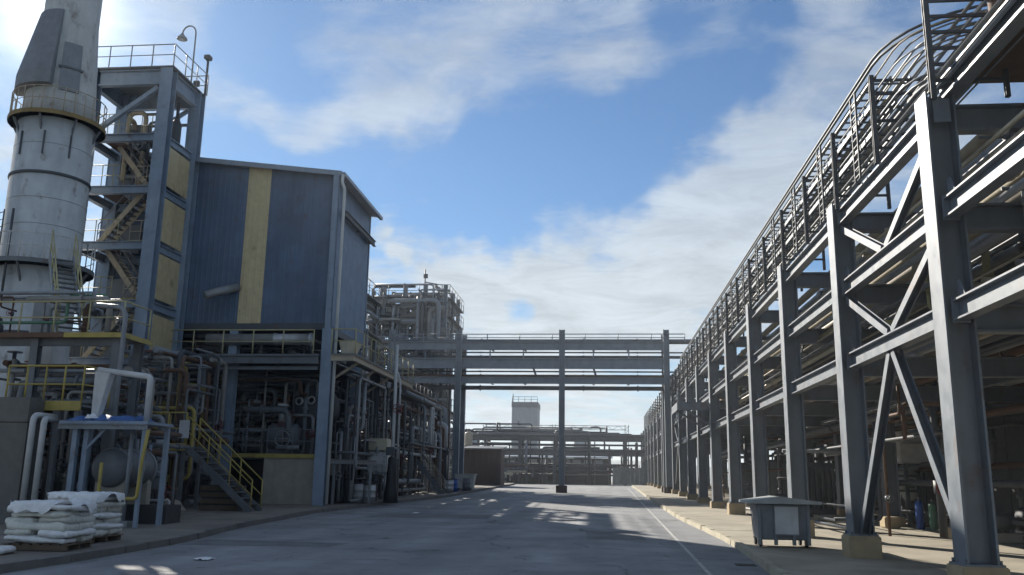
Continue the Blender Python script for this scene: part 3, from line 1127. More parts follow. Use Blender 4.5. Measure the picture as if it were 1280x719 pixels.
for x in (x0-0.05, x1+0.05):
    b.part('side_handle', MB().tube([(x-0.04 if x < 4 else x+0.04, y0+0.2, g+0.72), (x-0.04 if x < 4 else x+0.04, y1-0.2, g+0.72)], 0.025, 8), 'dark_steel')

# air cooler with louvres, seen between the second and third rows
t = T('air_cooler', 'white louvred air cooler raised on posts behind the rack columns', 'cooler', (11.7, 33.8, gp(12, 33)))
t.part('casing', MB().box(10.6, 12.9, 33.1, 34.7, 2.5, 4.0), 'sunlit_white', bevel=0.02)
for k in range(5):
    z = 3.15+k*0.17
    t.part('louvre', MB().hexa([(10.58, 32.92, z), (12.92, 32.92, z), (12.92, 33.09, z+0.06), (10.58, 33.09, z+0.06), (10.58, 32.92, z+0.03), (12.92, 32.92, z+0.03), (12.92, 33.09, z+0.1), (10.58, 33.09, z+0.1)]), 'sunlit_white')
for x in (10.8, 12.7):
    for y in (33.3, 34.5):
        t.part('leg', MB().bar((x, y, gp(x, y)), (x, y, 2.5), 0.12, 0.12), 'grey_steel')
for (x, y, mt, lab, hh) in ((10.25, 30.6, 'blue_drum', 'bright blue gas cylinder standing under the pipe rack', 0.95), (10.52, 30.2, 'green_paint', 'green gas cylinder beside the blue one under the rack', 0.9)):
    t = T('gas_cylinder', lab, 'gas cylinder', (x, y, gp(x, y)))
    g = gp(x, y)
    t.part('shell', MB().lathe([(0.115, 0), (0.125, 0.03), (0.125, hh*0.82), (0.10, hh*0.9), (0.05, hh*0.95)], (x, y, g), n=14), mt)
    t.part('valve', MB().tube([(x, y, g+hh*0.94), (x, y, g+hh+0.06)], 0.025, 8).tube([(x-0.05, y, g+hh+0.03), (x+0.05, y, g+hh+0.03)], 0.02, 6), 'galvanised')
vessel_v('water_tank', 'squat white dosing tank behind the gas cylinders', (11.5, 35.6, gp(11.5, 35.6)), 0.38, 1.35, 'sunlit_white', cat='tank')
single('concrete_block', 'pale concrete block at the foot of an inner rack column', 'block', MB().box(9.15, 9.65, 30.6, 31.2, gp(9.4, 31), gp(9.4, 31)+0.35), 'pedestal', bevel=0.03)
single('control_cabinet', 'light grey control cabinet under the rack at the right edge', 'cabinet', MB().box(14.6, 15.5, 37.0, 37.6, gp(15, 37), gp(15, 37)+1.35).box(14.55, 15.55, 36.96, 37.64, gp(15, 37)+1.35, gp(15, 37)+1.4), 'grey_steel', bevel=0.015)


def pump(x, y, lab, mt='grey_steel', ang=0.0):
    g = gp(x, y)
    t = T('pump', lab, 'pump', (x, y, g))
    t.part('plinth', MB().box(x-0.7, x+0.7, y-0.35, y+0.35, g, g+0.25), 'concrete', bevel=0.02)
    t.part('motor', MB().lathe([(0.05, -0.62), (0.2, -0.6), (0.22, -0.55), (0.22, -0.05), (0.14, 0.0)], (x, y, g+0.55), 'x', 16), mt)
    t.part('volute', MB().lathe([(0.1, 0.12), (0.3, 0.16), (0.34, 0.26), (0.3, 0.36), (0.1, 0.4)], (x, y, g+0.6), 'x', 18), 'dark_steel')
    t.part('shaft', MB().tube([(x-0.02, y, g+0.55), (x+0.14, y, g+0.55)], 0.05, 8), 'galvanised')
    m = MB().tube([(x+0.26, y, g+0.9), (x+0.26, y, g+1.5)], 0.08, 8)
    flange(m, (x+0.26, y, g+1.2), (0, 0, 1), 0.08)
    t.part('outlet', m, mt)
    for q in (-0.45, -0.15):
        t.part('foot', MB().box(x+q-0.05, x+q+0.05, y-0.2, y+0.2, g+0.25, g+0.36), 'dark_steel')


pump(12.4, 31.4, 'pump set nearest the right edge below the rack', 'silver')
pump(10.9, 25.4, 'pump set beside the inner column behind nearest tall column', 'grey_steel')
pump(8.2, 41.0, 'pump set farther back between rack rows one and two', 'dark_steel')
pump(8.0, 47.4, 'farthest pump set between rack rows one and two', 'grey_steel')
vessel_h('storage_drum', 'dark horizontal storage drum deep under the rack', (16.8, 31, gp(16, 31)), 1.1, 6.0, 'y', 'dark_steel')
vessel_h('heat_exchanger', 'long grey heat exchanger drum behind the third column row', (16.6, 46, gp(16, 46)), 0.9, 7.0, 'y', 'grey_steel', saddle=1.2)
vessel_v('column_vessel', 'tall pale vessel rising behind the pipe rack', (17.6, 24.4, gp(17, 24)), 0.9, 9.2, 'cream')
vessel_v('column_vessel', 'tall silver vessel behind the pipe rack, second from the right edge', (17.4, 39.0, gp(17, 39)), 0.8, 8.6, 'silver')
pipework('rear_pipework', 'dense dark pipework standing behind the pipe rack', (15.2, 18.5, 14, 62, 0.4, 9.2), 80, 21, ['grey_steel', 'cream', 'dark_steel', 'rust_brown', 'dark_steel', 'pipe_grey'], 0.04, 0.12, 0.3)
# dark building added at the back of the rack to block the sky
t = T('sky_blocker', 'dark sheet-clad building added to block the sky behind the pipe rack', 'building', (24, 38, gp(20, 38)))
R = random.Random(3)
y = 8.0
while y < 96:
    t.part('cladding_sheet', MB().box(20.0+R.uniform(-0.004, 0.004), 20.06, y+0.01, y+1.99, gz(y)+0.1, 9.0), 'clad_dark')
    y += 2.0
t.part('frame_wall', MB().box(20.06, 28, 8, 96, 0.2, 8.9), 'clad_dark')
t.part('roof', MB().hexa([(19.6, 7.7, 9.02), (28.3, 7.7, 10.4), (28.3, 96.3, 10.4), (19.6, 96.3, 9.02), (19.6, 7.7, 9.14), (28.3, 7.7, 10.52), (28.3, 96.3, 10.52), (19.6, 96.3, 9.14)]), 'roof_sheet')
for y in (16, 27, 40, 53):
    w = t.part('window', MB().box(19.94, 19.985, y, y+1.6, 5.0, 6.2), 'grey_steel')
    t.part('pane', MB().box(19.925, 19.938, y+0.07, y+1.53, 5.07, 6.13), 'black', w)
d_ = t.part('door', MB().box(19.93, 19.985, 33, 36.4, gz(33)+0.13, 3.6), 'dark_steel')
t.part('handle', MB().box(19.88, 19.928, 34.5, 34.62, 1.4, 1.6), 'galvanised', d_)

t = T('dark_filler_box', 'black box added to deepen the dark under the rack behind the nearest columns', 'dark box', (13.2, 26, gp(13, 26)))  # made-up dark box that blackens the view under the rack
g = gp(13, 26)
for k in range(5):
    y = 23.0+k*1.1
    t.part('side_sheet', MB().box(11.76+0.01*(k % 2), 11.8, y+0.01, y+1.09, g-0.1, 3.75), 'clad_dark')
for k in range(3):
    x = 11.8+k*0.95
    t.part('front_sheet', MB().box(x+0.01, x+0.94, 22.96, 23.0, g-0.1, 3.75), 'clad_dark')
t.part('core', MB().box(11.8, 14.65, 23.0, 28.5, g-0.1, 3.75), 'clad_dark')
t.part('roof', MB().box(11.6, 14.8, 22.8, 28.7, 3.76, 3.86), 'dark_steel')
t.part('door', MB().box(12.3, 13.2, 22.92, 22.955, g+0.05, g+2.1), 'dark_steel')
t = T('transformer', 'dark ribbed transformer under the rack beyond the gas cylinders', 'transformer', (8.0, 35.5, gp(8, 35)))
g = gp(8, 35)
t.part('tank', MB().box(7.3, 8.7, 34.8, 36.6, g+0.2, g+2.1), 'dark_steel', bevel=0.03)
for k in range(7):
    t.part('fin', MB().box(7.35+k*0.2, 7.40+k*0.2, 34.55, 34.79, g+0.4, g+1.9), 'dark_steel')
for x in (7.6, 8.0, 8.4):
    t.part('bushing', MB().lathe([(0.08, 0), (0.1, 0.05), (0.06, 0.1), (0.1, 0.15), (0.06, 0.2), (0.09, 0.26), (0.03, 0.42)], (x, 35.6, g+2.1), n=10), 'brown_wall')
t.part('plinth', MB().box(7.2, 8.8, 34.5, 36.7, g-0.05, g+0.19), 'concrete')
for k, (x, y, h, lab) in enumerate(((8.2, 45.0, 2.3, 'tall dark valve cabinet midway along beneath the rack'), (8.3, 52.0, 2.2, 'far dark valve cabinet beneath the pipe rack'))):
    g = gp(x, y)
    t = T('valve_cabinet', lab, 'cabinet', (x, y, g))
    t.part('body', MB().box(x-0.5, x+0.5, y-0.3, y+0.3, g+0.1, g+h), 'dark_steel', bevel=0.02)
    t.part('door', MB().box(x-0.44, x+0.44, y-0.335, y-0.305, g+0.2, g+h-0.1), 'grey_steel')
    t.part('plinth', MB().box(x-0.55, x+0.55, y-0.35, y+0.35, g-0.05, g+0.098), 'concrete')

# ---------------------------------------------------------------- left side: exhaust stack
SX, SYY = -22.92, 33.0
g0 = gz(33)+PAVE
st = T('exhaust_stack', 'huge grey cylindrical exhaust stack rising out of view at the left', 'stack', (SX, SYY, g0))
st.part('shell', MB().lathe([(1.62, 0.0), (1.62, 0.3), (1.5, 0.32), (1.5, 16.2-g0)], (SX, SYY, g0), n=40), 'stack_grey')
st.part('upper_shell', MB().lathe([(1.46, 16.0), (1.36, 17.2), (1.1, 20.8), (1.1, 31.0)], (SX, SYY, 0), n=36), 'stack_grey')
for z in (4.0, 7.0, 13.55):
    st.part('seam_ring', MB().lathe([(1.50, z-0.07), (1.56, z-0.05), (1.56, z+0.05), (1.50, z+0.07)], (SX, SYY, 0), n=40), 'dark_steel')


for z in (2.2, 5.5, 8.4, 11.4, 12.5, 14.8):
    st.part('weld_seam', MB().lathe([(1.495, z-0.015), (1.512, z), (1.495, z+0.015)], (SX, SYY, 0), n=40), 'galvanised')
for z in (22.4, 24.8, 27.2):
    st.part('weld_seam', MB().lathe([(1.095, z-0.02), (1.115, z), (1.095, z+0.02)], (SX, SYY, 0), n=36), 'galvanised')
for a in (-1.9, -1.25, -0.6):
    c_, s_ = math.cos(a), math.sin(a)
    st.part('stiffener', MB().bar((SX+1.53*c_, SYY+1.53*s_, 14.3), (SX+1.53*c_, SYY+1.53*s_, 15.3), 0.05, 0.08, (c_, s_, 0)), 'dark_steel')


def arc_block(prof, a0, a1, n=10):
    m = MB().lathe(prof+[prof[0]], (SX, SYY, 0), n=n, smooth=False, a0=a0, a1=a1)
    k = len(prof)
    mm = n+1
    m.face([i*mm for i in range(k)])
    m.face([i*mm+n for i in range(k)][::-1])
    return m


fin = st.part('wind_shield', arc_block([(1.0, 17.3), (1.78, 17.3), (1.78, 17.9), (1.2, 20.9), (1.0, 20.9)], rad(-165), rad(-72)), 'stack_dark')
dr = st.part('access_door', arc_block([(1.05, 17.2), (1.44, 17.2), (1.28, 19.4), (1.05, 19.4)], rad(-62), rad(-30), 6), 'galvanised')
st.part('door_bar', arc_block([(1.2, 18.2), (1.42, 18.2), (1.42, 18.28), (1.2, 18.28)], rad(-66), rad(-26), 6), 'grey_steel', dr)


def ring_platform(z, r0, r1, mt, mt_edge, a0=0.0, a1=2*math.pi, rail_mt='conduit_tan'):
    n = 28
    m = MB().lathe([(r0, z), (r1, z), (r1, z+0.06), (r0, z+0.06), (r0, z)], (SX, SYY, 0), n=n, smooth=False)
    d_ = st.part('ring_deck', m, mt)
    st.part('kick_plate', MB().lathe([(r1+0.005, z-0.06), (r1+0.03, z-0.06), (r1+0.03, z+0.12), (r1+0.005, z+0.12), (r1+0.005, z-0.06)], (SX, SYY, 0), n=n, smooth=False), mt_edge, d_)
    pts = [(SX+(r1-0.04)*math.cos(2*math.pi*k/n), SYY+(r1-0.04)*math.sin(2*math.pi*k/n), z+0.06) for k in range(n+1)]
    st.part('ring_rail', rail(MB(), pts, 1.08, 0.9, 0.022), rail_mt)
    for k in range(8):
        a = 2*math.pi*k/8+0.2
        c, s = math.cos(a), math.sin(a)
        st.part('bracket', MB().bar((SX+c*(r0-0.05), SYY+s*(r0-0.05), z-0.75), (SX+c*(r1-0.1), SYY+s*(r1-0.1), z-0.04), 0.06, 0.1), 'grey_steel')


ring_platform(16.0, 1.45, 1.85, 'rust_brown', 'rusty_yellow')
ring_platform(9.75, 1.49, 2.05, 'grey_steel', 'grey_steel', rail_mt='stack_grey')
# caged ladder up the stack
m = MB()
la = rad(-118)
for q in (-0.2, 0.2):
    bx_, by_ = SX+1.75*math.cos(la)-q*math.sin(la), SYY+1.75*math.sin(la)+q*math.cos(la)
    m.tube([(bx_, by_, 9.8), (bx_, by_, 11.9)], 0.03, 6)
for k in range(7):
    z = 10.0+k*0.3
    m.tube([(SX+1.75*math.cos(la)-0.2*math.sin(la)*q, SYY+1.75*math.sin(la)+0.2*math.cos(la)*q, z) for q in (-1, 1)], 0.02, 5)
st.part('ladder', m, 'dark_steel')
st.part('riser_pipe', MB().tube([(SX-0.2, SYY-1.72, 8.0), (SX-0.2, SYY-1.72, 11.9)], 0.05, 8), 'dark_steel')

# ---------------------------------------------------------------- stair tower
tw = T('stair_tower', 'tall blue steel stair tower with yellow side panels beside the stack', 'stair tower', (-21.5, 37.3, gz(37)+PAVE))
TL = [4.2, 6.6, 9.15, 11.8, 14.4, 16.9, 20.05]
txl, txr, tyf, tyb = -23.5, -19.85, 36.0, 38.75
for (x, y) in ((txl, tyf), (txr, tyf), (txl, tyb), (txr+0.1, tyb)):
    tw.part('column', MB().ibeam((x, y, gz(y)+PAVE), (x, y, 20.05), 0.58, 0.5, (0, 1, 0), 0.04, 0.04), 'blue_steel')
for z in TL:
    h = 0.75 if z > 19 else 0.36
    zc = z-h/2
    tw.part('beam', MB().ibeam((txl+0.3, tyf, zc), (txr-0.3, tyf, zc), 0.26, h), 'blue_steel')
    tw.part('beam', MB().ibeam((txl+0.3, tyb, zc), (txr-0.2, tyb, zc), 0.26, h), 'blue_steel')
    tw.part('beam', MB().ibeam((txr, tyf+0.26, zc), (txr+0.1, tyb-0.26, zc), 0.26, h), 'blue_steel')
    tw.part('beam', MB().ibeam((txl, tyf+0.26, zc), (txl, tyb-0.26, zc), 0.26, h), 'blue_steel')
tw.part('top_deck', MB().box(txl-0.3, txr+0.35, tyf-0.3, tyb+0.35, 20.06, 20.12), 'grey_steel')
tw.part('top_rail', rail(MB(), [(txl-0.25, tyf-0.25, 20.12), (txr+0.3, tyf-0.25, 20.12), (txr+0.4, tyb+0.3, 20.12), (txl-0.25, tyb+0.3, 20.12)], 1.08, 1.2, 0.03), 'galvanised')
for (z0, z1, mtn) in ((6.75, 8.6, 'panel_yellow'), (9.3, 11.35, 'panel_yellow'), (11.95, 13.95, 'panel_yellow'), (14.55, 16.4, 'panel_yellow')):
    for k in range(2):
        y0_ = tyf+0.32+k*1.06
        tw.part('side_panel', MB().box(txr+0.14, txr+0.19, y0_+0.008, y0_+1.05, z0, z1), mtn)
for k in range(1, 5):           # flights, zigzag in x
    za, zb = TL[k], TL[k+1]
    zm = (za+zb)/2
    y_ = 37.0 if k % 2 else 37.9
    xa, xb = (txr-0.9, txl+0.7) if k % 2 == 0 else (txl+0.7, txr-0.9)
    ladder_stair(tw, (xa, y_, za), (xb, y_, zb), 0.8, (0, 1, 0), 'conduit_tan', 'galvanised')
for z in TL[1:6]:
    d_ = tw.part('landing', MB().box(txr-1.3, txr-0.3, 36.4, 38.4, z+0.01, z+0.05), 'grey_steel')
    tw.part('kick_plate', MB().box(txr-1.35, txr-0.3, 36.34, 36.37, z-0.06, z+0.16), 'yellow', d_)
    tw.part('landing_rail', rail(MB(), [(txr-1.3, 36.42, z+0.05), (txr-0.3, 36.42, z+0.05)], 1.05, 0.5, 0.022), 'conduit_tan')
for z in (18.4, 15.6, 13.1, 10.5, 7.8):
    tw.part('rail_beam', MB().bar((txl+0.3, tyb-0.12, z), (txr-0.2, tyb-0.12, z), 0.08, 0.14), 'grey_steel')
for z in TL[1:6]:
    tw.part('mesh_screen', MB().box(txl+0.3, txl+1.7, tyb-0.28, tyb-0.25, z+0.1, z+1.5), 'grey_steel')
    tw.part('floor_grating', MB().box(txl+0.3, txl+1.2, tyf+0.2, tyb-0.3, z+0.01, z+0.05), 'rust_brown')
    tw.part('floor_rail', rail(MB(), [(txl+0.3, tyf+0.2, z+0.05), (txl+1.9, tyf+0.2, z+0.05)], 1.05, 0.6, 0.022), 'pale_yellow')
for k, (za, zb) in enumerate(((17.1, 19.2), (14.6, 16.5), (9.4, 11.4))):
    tw.part('brace', MB().bar((txl+0.3, tyb-0.05, za), (txr-0.3, tyb-0.05, zb), 0.16, 0.16), 'blue_steel')
tw.part('brace', MB().bar((txl+0.3, tyf+0.08, 17.1), (txr-0.5, tyf+0.08, 19.2), 0.2, 0.2), 'blue_steel')
pipework('tower_riser_pipes', 'risers and fittings inside the top of the stair tower', (-23.2, -20.4, 38.0, 38.6, 15.0, 19.0), 14, 51, ['grey_steel', 'conduit_tan', 'galvanised'], 0.04, 0.09, 0.3)
t = T('vent_pot', 'small dark vent pot hanging at the upper right of the stair tower', 'vent', (-19.9, 38.0, 16.95))
t.part('body', MB().lathe([(0.1, 0), (0.24, 0.15), (0.24, 1.2), (0.12, 1.5)], (-20.3, 38.0, 16.95), n=14), 'dark_steel')
t.part('neck', MB().tube([(-20.3, 38.0, 18.45), (-20.3, 38.0, 19.3)], 0.08, 8), 'dark_steel')
# gooseneck lamp on the tower roof
t = T('gooseneck_lamp', 'gooseneck lamp on a thin pole at the top of stair tower', 'lamp', (-20.1, 38.6, 20.12))
pts = [(-20.1, 38.6, 20.12), (-20.1, 38.6, 23.3)]
for k in range(1, 9):
    a = math.pi*k/8
    pts.append((-20.1-0.35+0.35*math.cos(a), 38.6, 23.3+0.42*math.sin(a)))
t.part('pole', MB().tube(pts, 0.04, 8), 'galvanised')
t.part('lamp_shade', MB().lathe([(0.26, 0), (0.24, 0.08), (0.12, 0.2), (0.05, 0.34)], (-20.8, 38.6, 23.0), n=14), 'galvanised')
t.part('bulb', MB().lathe([(0.02, -0.1), (0.1, -0.04), (0.12, 0.02)], (-20.8, 38.6, 23.0), n=12), 'white_paint')
t = T('camera_post', 'dark post with small camera head at tower corner', 'post', (-19.5, 38.95, 20.12))
t.part('post', MB().tube([(-19.5, 38.95, 20.12), (-19.5, 38.95, 22.1)], 0.06, 8), 'dark_steel')
t.part('camera_head', MB().box(-19.66, -19.34, 38.75, 39.1, 22.0, 22.22), 'dark_steel', bevel=0.03)
t.part('floodlight', MB().box(-20.05, -19.75, 38.7, 38.85, 20.5, 20.8), 'dark_steel', bevel=0.02)

# ---------------------------------------------------------------- blue clad building on stilts
BX0, BX1, BY0, BY1, BZ = -24.2, -12.62, 39.0, 45.6, 8.62


def roof_z(x):
    return 15.82 + (-12.62-x)*0.119


bl = T('blue_building', 'dark blue sheet-clad building raised on steel columns with one yellow stripe', 'building', (-17.3, 42.3, gz(42)+PAVE))


def sheet(p0, p1, z0, zt0, zt1, out, mt, ribs=4):
    """ribbed wall sheet between two ground points, with a sloping top"""
    p0, p1, out = Vector(p0), Vector(p1), Vector(out)
    m = MB()
    pr = [(0.0, 0.0)]
    for k in range(ribs):
        a = (k+0.3)/ribs
        pr += [(a, 0.0), (a+0.05/ribs*2, 0.008), (a+0.3/ribs, 0.008), (a+0.4/ribs, 0.0)]
    pr.append((1.0, 0.0))
    for (u_, d_) in pr:
        p = p0.lerp(p1, u_) + out*d_
        m.v.append((p.x, p.y, z0))
        m.v.append((p.x, p.y, zt0+(zt1-zt0)*u_))
    for i in range(len(pr)-1):
        m.face([2*i, 2*i+2, 2*i+3, 2*i+1])
    return m


edges = [-24.2, -23.1, -22.0, -21.0, -20.0, -19.0, -17.95, -16.9, -15.76, -14.7, -13.65, -12.62]
for a, b_ in zip(edges, edges[1:]):
    mtn = 'panel_yellow' if abs(a+16.9) < 0.01 else 'clad_navy'
    ob = bl.part('cladding_sheet', sheet((a+0.004, BY0, 0), (b_-0.004, BY0, 0), BZ, roof_z(a), roof_z(b_), (0, -1, 0), mtn), mtn)
    if mtn == 'panel_yellow':
        ob['label'] = 'pale yellow vertical cladding stripe'
n_s = 7
for k in range(n_s):
    a, b_ = BY0+(BY1-BY0)*k/n_s, BY0+(BY1-BY0)*(k+1)/n_s
    bl.part('cladding_sheet', sheet((BX1, a+0.004, 0), (BX1, b_-0.004, 0), BZ, roof_z(BX1), roof_z(BX1), (1, 0, 0), 'clad_navy_lit'), 'clad_navy_lit')
bl.part('core_wall', MB().hexa([(BX0, BY0+0.05, BZ), (BX1-0.05, BY0+0.05, BZ), (BX1-0.05, BY1, BZ), (BX0, BY1, BZ), (BX0, BY0+0.05, roof_z(BX0)), (BX1-0.05, BY0+0.05, roof_z(BX1)-0.01), (BX1-0.05, BY1, roof_z(BX1)-0.01), (BX0, BY1, roof_z(BX0))]), 'clad_dark')
x0, x1 = BX0-0.2, BX1+0.45
rf = bl.part('roof', MB().hexa([(x0, BY0-0.35, roof_z(x0)+0.01), (x1, BY0-0.35, roof_z(x1)+0.01), (x1, BY1+0.35, roof_z(x1)+0.01), (x0, BY1+0.35, roof_z(x0)+0.01), (x0, BY0-0.35, roof_z(x0)+0.09), (x1, BY0-0.35, roof_z(x1)+0.09), (x1, BY1+0.35, roof_z(x1)+0.09), (x0, BY1+0.35, roof_z(x0)+0.09)]), 'roof_sheet')
for k, zg in enumerate((11.2, 13.7)):     # sheet laps, either side of the stripe
    for (xa, xb) in ((BX0, -16.91), (-15.75, BX1+0.005)):
        bl.part('sheet_lap', MB().box(xa, xb, BY0-0.014, BY0-0.009, zg, zg+0.03), 'clad_navy')
    bl.part('sheet_lap', MB().box(BX1+0.009, BX1+0.014, BY0, BY1, zg, zg+0.03), 'clad_navy_lit')
bl.part('barge_board', MB().hexa([(x0, BY0-0.39, roof_z(x0)-0.12), (x1, BY0-0.39, roof_z(x1)-0.12), (x1, BY0-0.355, roof_z(x1)-0.12), (x0, BY0-0.355, roof_z(x0)-0.12), (x0, BY0-0.39, roof_z(x0)+0.12), (x1, BY0-0.39, roof_z(x1)+0.12), (x1, BY0-0.355, roof_z(x1)+0.12), (x0, BY0-0.355, roof_z(x0)+0.12)]), 'roof_sheet', rf)
bl.part('gutter', MB().box(x1+0.005, x1+0.16, BY0-0.4, BY1+0.4, roof_z(x1)-0.12, roof_z(x1)+0.05), 'roof_sheet', rf)
bl.part('corner_flashing', MB().box(BX1-0.02, BX1+0.05, BY0-0.05, BY0+0.02, BZ, roof_z(BX1)-0.02), 'roof_sheet')
bl.part('corner_flashing', MB().box(BX1-0.02, BX1+0.05, BY1-0.02, BY1+0.05, BZ, roof_z(BX1)-0.02), 'roof_sheet')
bl.part('floor_slab', MB().box(BX0, BX1, BY0, BY1, BZ-0.3, BZ-0.01), 'dark_steel')
for (x, y) in ((-12.36, 38.72), (-17.0, 39.2), (-21.6, 39.2), (-12.9, 45.3), (-17.0, 45.3), (-21.6, 45.3)):
    top = roof_z(BX1)-0.15 if y < 39 else BZ-0.31
    if y < 39:
        bl.part('column', MB().ibeam((x, y, gz(y)+PAVE), (x, y, 8.3), 0.5, 0.44, (0, 1, 0), 0.035, 0.035), 'blue_steel')
        bl.part('column', MB().ibeam((x-0.06, y, 8.3), (x-0.06, y, top), 0.26, 0.24, (0, 1, 0)), 'blue_steel')
    else:
        bl.part('column', MB().ibeam((x, y, gz(y)+PAVE), (x, y, top), 0.4, 0.4, (0, 1, 0)), 'blue_steel')
bl.part('downpipe', MB().tube([(x1+0.08, 38.55, roof_z(x1)-0.1), (x1+0.06, 38.55, roof_z(x1)-0.5), (-11.98, 38.6, 15.0), (-11.98, 38.6, gz(38)+0.2)], 0.075, 8, 0.25), 'stack_grey')
bl.part('crane_rail', MB().ibeam((BX1+0.25, 40.2, 14.25), (BX1+0.25, 45.9, 14.25), 0.16, 0.3), 'dark_steel')
for y in (40.5, 43.0, 45.3):
    bl.part('rail_bracket', MB().box(BX1+0.03, BX1+0.22, y-0.06, y+0.06, 14.1, 14.45), 'dark_steel')
bl.part('vent_duct', MB().tube([(-16.95, 38.96, 10.35), (-17.55, 38.3, 10.0), (-18.05, 37.9, 9.72)], 0.2, 12), 'galvanised')
# dark wall added behind the open ground floor to keep it dark
bl.part('dark_fill_wall', MB().box(-26.0, -12.9, 46.2, 46.4, 0.4, 8.3), 'clad_dark')
# process deck below the building
dk = T('process_deck', 'steel process deck with handrails under the blue building', 'deck', (-16, 40, 6.5))
dk.part('deck_plate', MB().box(-21.5, -12.65, 38.2, 46, 7.02, 7.08), 'grey_steel')
dk.part('edge_beam', MB().ibeam((-21.5, 38.3, 6.83), (-12.65, 38.3, 6.83), 0.2, 0.36), 'grey_steel')
dk.part('edge_beam', MB().ibeam((-21.5, 38.3, 6.45), (-12.65, 38.3, 6.45), 0.1, 0.16), 'grey_steel')
dk.part('side_walkway', MB().box(-12.0, -10.85, 38.0, 50.5, 7.02, 7.08), 'grey_steel')
dk.part('walkway_beam', MB().ibeam((-10.95, 38.0, 6.88), (-10.95, 50.5, 6.88), 0.14, 0.26), 'conduit_tan')
dk.part('walkway_beam', MB().ibeam((-12.0, 38.05, 6.88), (-10.95, 38.05, 6.88), 0.14, 0.26), 'conduit_tan')
dk.part('handrail', rail(MB(), [(-21.4, 38.25, 7.08), (-12.9, 38.25, 7.08)], 1.1, 1.35, 0.03), 'pale_yellow')
dk.part('handrail', rail(MB(), [(-12.0, 38.05, 7.08), (-10.9, 38.05, 7.08), (-10.9, 50.4, 7.08)], 1.1, 1.35, 0.03), 'pale_yellow')
for y in (39.0, 42.0, 45.0, 48.0):
    dk.part('bracket', MB().bar((-12.2, y, 6.0), (-11.0, y, 6.78), 0.1, 0.1), 'conduit_tan')
for y in (45.6, 50.2):
    dk.part('post', MB().ibeam((-11.9, y, gz(y)+PAVE), (-11.9, y, 7.0), 0.42, 0.42, (0, 1, 0)), 'dark_steel')
single('silver_duct', 'silver lagged duct lying along the deck under the blue building', 'duct', MB().lathe([(0.02, 0), (0.26, 0.0), (0.26, 3.2), (0.29, 3.22), (0.29, 3.32), (0.26, 3.34), (0.26, 4.9), (0.3, 4.92), (0.3, 5.0), (0.02, 5.0)], (-18.2, 38.9, 7.85), 'x', 18), 'silver')
single('cream_hopper', 'pale hopper at the corner of the walkway below the blue building', 'hopper', MB().hexa([(-11.75, 38.9, 7.09), (-11.25, 38.9, 7.09), (-11.25, 39.5, 7.09), (-11.75, 39.5, 7.09), (-11.9, 38.75, 7.75), (-11.05, 38.75, 7.75), (-11.05, 39.7, 7.75), (-11.9, 39.7, 7.75)]), 'cream', bevel=0.03)
# concrete plinth with machines
pl = T('concrete_plinth', 'stained concrete plinth wall right of the yellow stair', 'plinth', (-14.2, 41, gz(41)+PAVE))
pl.part('wall', MB().box(-15.3, -12.75, 39.5, 44.5, gz(39)+PAVE-0.1, 2.55), 'concrete_wall', bevel=0.02)
pl.part('yellow_edge', MB().box(-21.2, -12.72, 39.42, 39.49, 2.5, 2.68), 'yellow')
pl.part('floor', MB().box(-21.2, -15.32, 39.5, 45.8, 2.42, 2.54), 'dark_steel')
pl.part('handrail', rail(MB(), [(-21.1, 39.45, 2.68), (-12.8, 39.45, 2.68)], 1.1, 1.2, 0.025), 'grey_steel')
t = T('blower', 'dark blower casing with two pale flanges above the concrete plinth', 'blower', (-13.9, 41.0, 2.56))
t.part('casing', MB().lathe([(0.3, -0.5), (1.05, -0.45), (1.1, -0.3), (1.1, 0.3), (1.05, 0.45), (0.3, 0.5)], (-13.7, 41.6, 4.9), 'y', 26), 'dark_steel')
t.part('support', MB().box(-14.4, -13.0, 41.3, 41.9, 2.57, 3.85), 'dark_steel')
for (x, z) in ((-14.35, 5.2), (-13.75, 5.25)):
    t.part('flange_ring', MB().lathe([(0.13, 0), (0.2, 0), (0.2, 0.06), (0.13, 0.06), (0.13, 0)], (x, 40.98, z), 'y', 16), 'white_paint')
t = T('motor_hood', 'rounded grey motor hood standing on the concrete plinth', 'motor', (-15.2, 40.4, 2.56))
t.part('hood', MB().lathe([(0.02, -0.75), (0.5, -0.72), (0.62, -0.6), (0.62, 0.55), (0.4, 0.75), (0.02, 0.78)], (-14.8, 40.6, 3.5), 'x', 18), 'grey_steel')
t.part('inlet', MB().tube([(-14.9, 40.5, 4.0), (-14.9, 40.4, 4.9)], 0.2, 12), 'silver')
t.part('cap', MB().lathe([(0.26, 0), (0.26, 0.1)], (-14.9, 40.4, 4.9), n=14), 'white_paint')
t.part('base_frame', MB().box(-15.5, -14.1, 40.15, 41.05, 2.57, 2.92), 'dark_steel')
PM = ['dark_steel', 'grey_steel', 'grey_steel', 'galvanised', 'conduit_grey', 'rust_brown', 'dark_steel', 'pipe_grey']
pipework('plant_pipework', 'dark tangle of pipes under the blue building deck', (-21.0, -13.0, 40.0, 45.5, 2.7, 6.6), 90, 61, PM, 0.04, 0.11, 0.4)
pipework('deck_pipework', 'pipes and fittings on the deck just below the blue cladding', (-21.0, -12.9, 39.3, 44, 7.1, 8.2), 34, 62, PM, 0.04, 0.1, 0.3, vert=0.4)
pipework('side_pipework', 'pipe risers below the walkway right of the building corner', (-13.0, -11.2, 39.8, 49.5, 0.6, 6.6), 44, 63, PM+['silver'], 0.03, 0.09, 0.5, vert=0.7)
t = T('low_pipe_bench', 'low grey pipe bench right of the blue corner column', 'pipe bench', (-11.4, 40.6, gz(40)+PAVE))
t.part('top_beam', MB().ibeam((-12.3, 39.6, 2.38), (-10.6, 41.6, 2.38), 0.16, 0.2), 'galvanised')
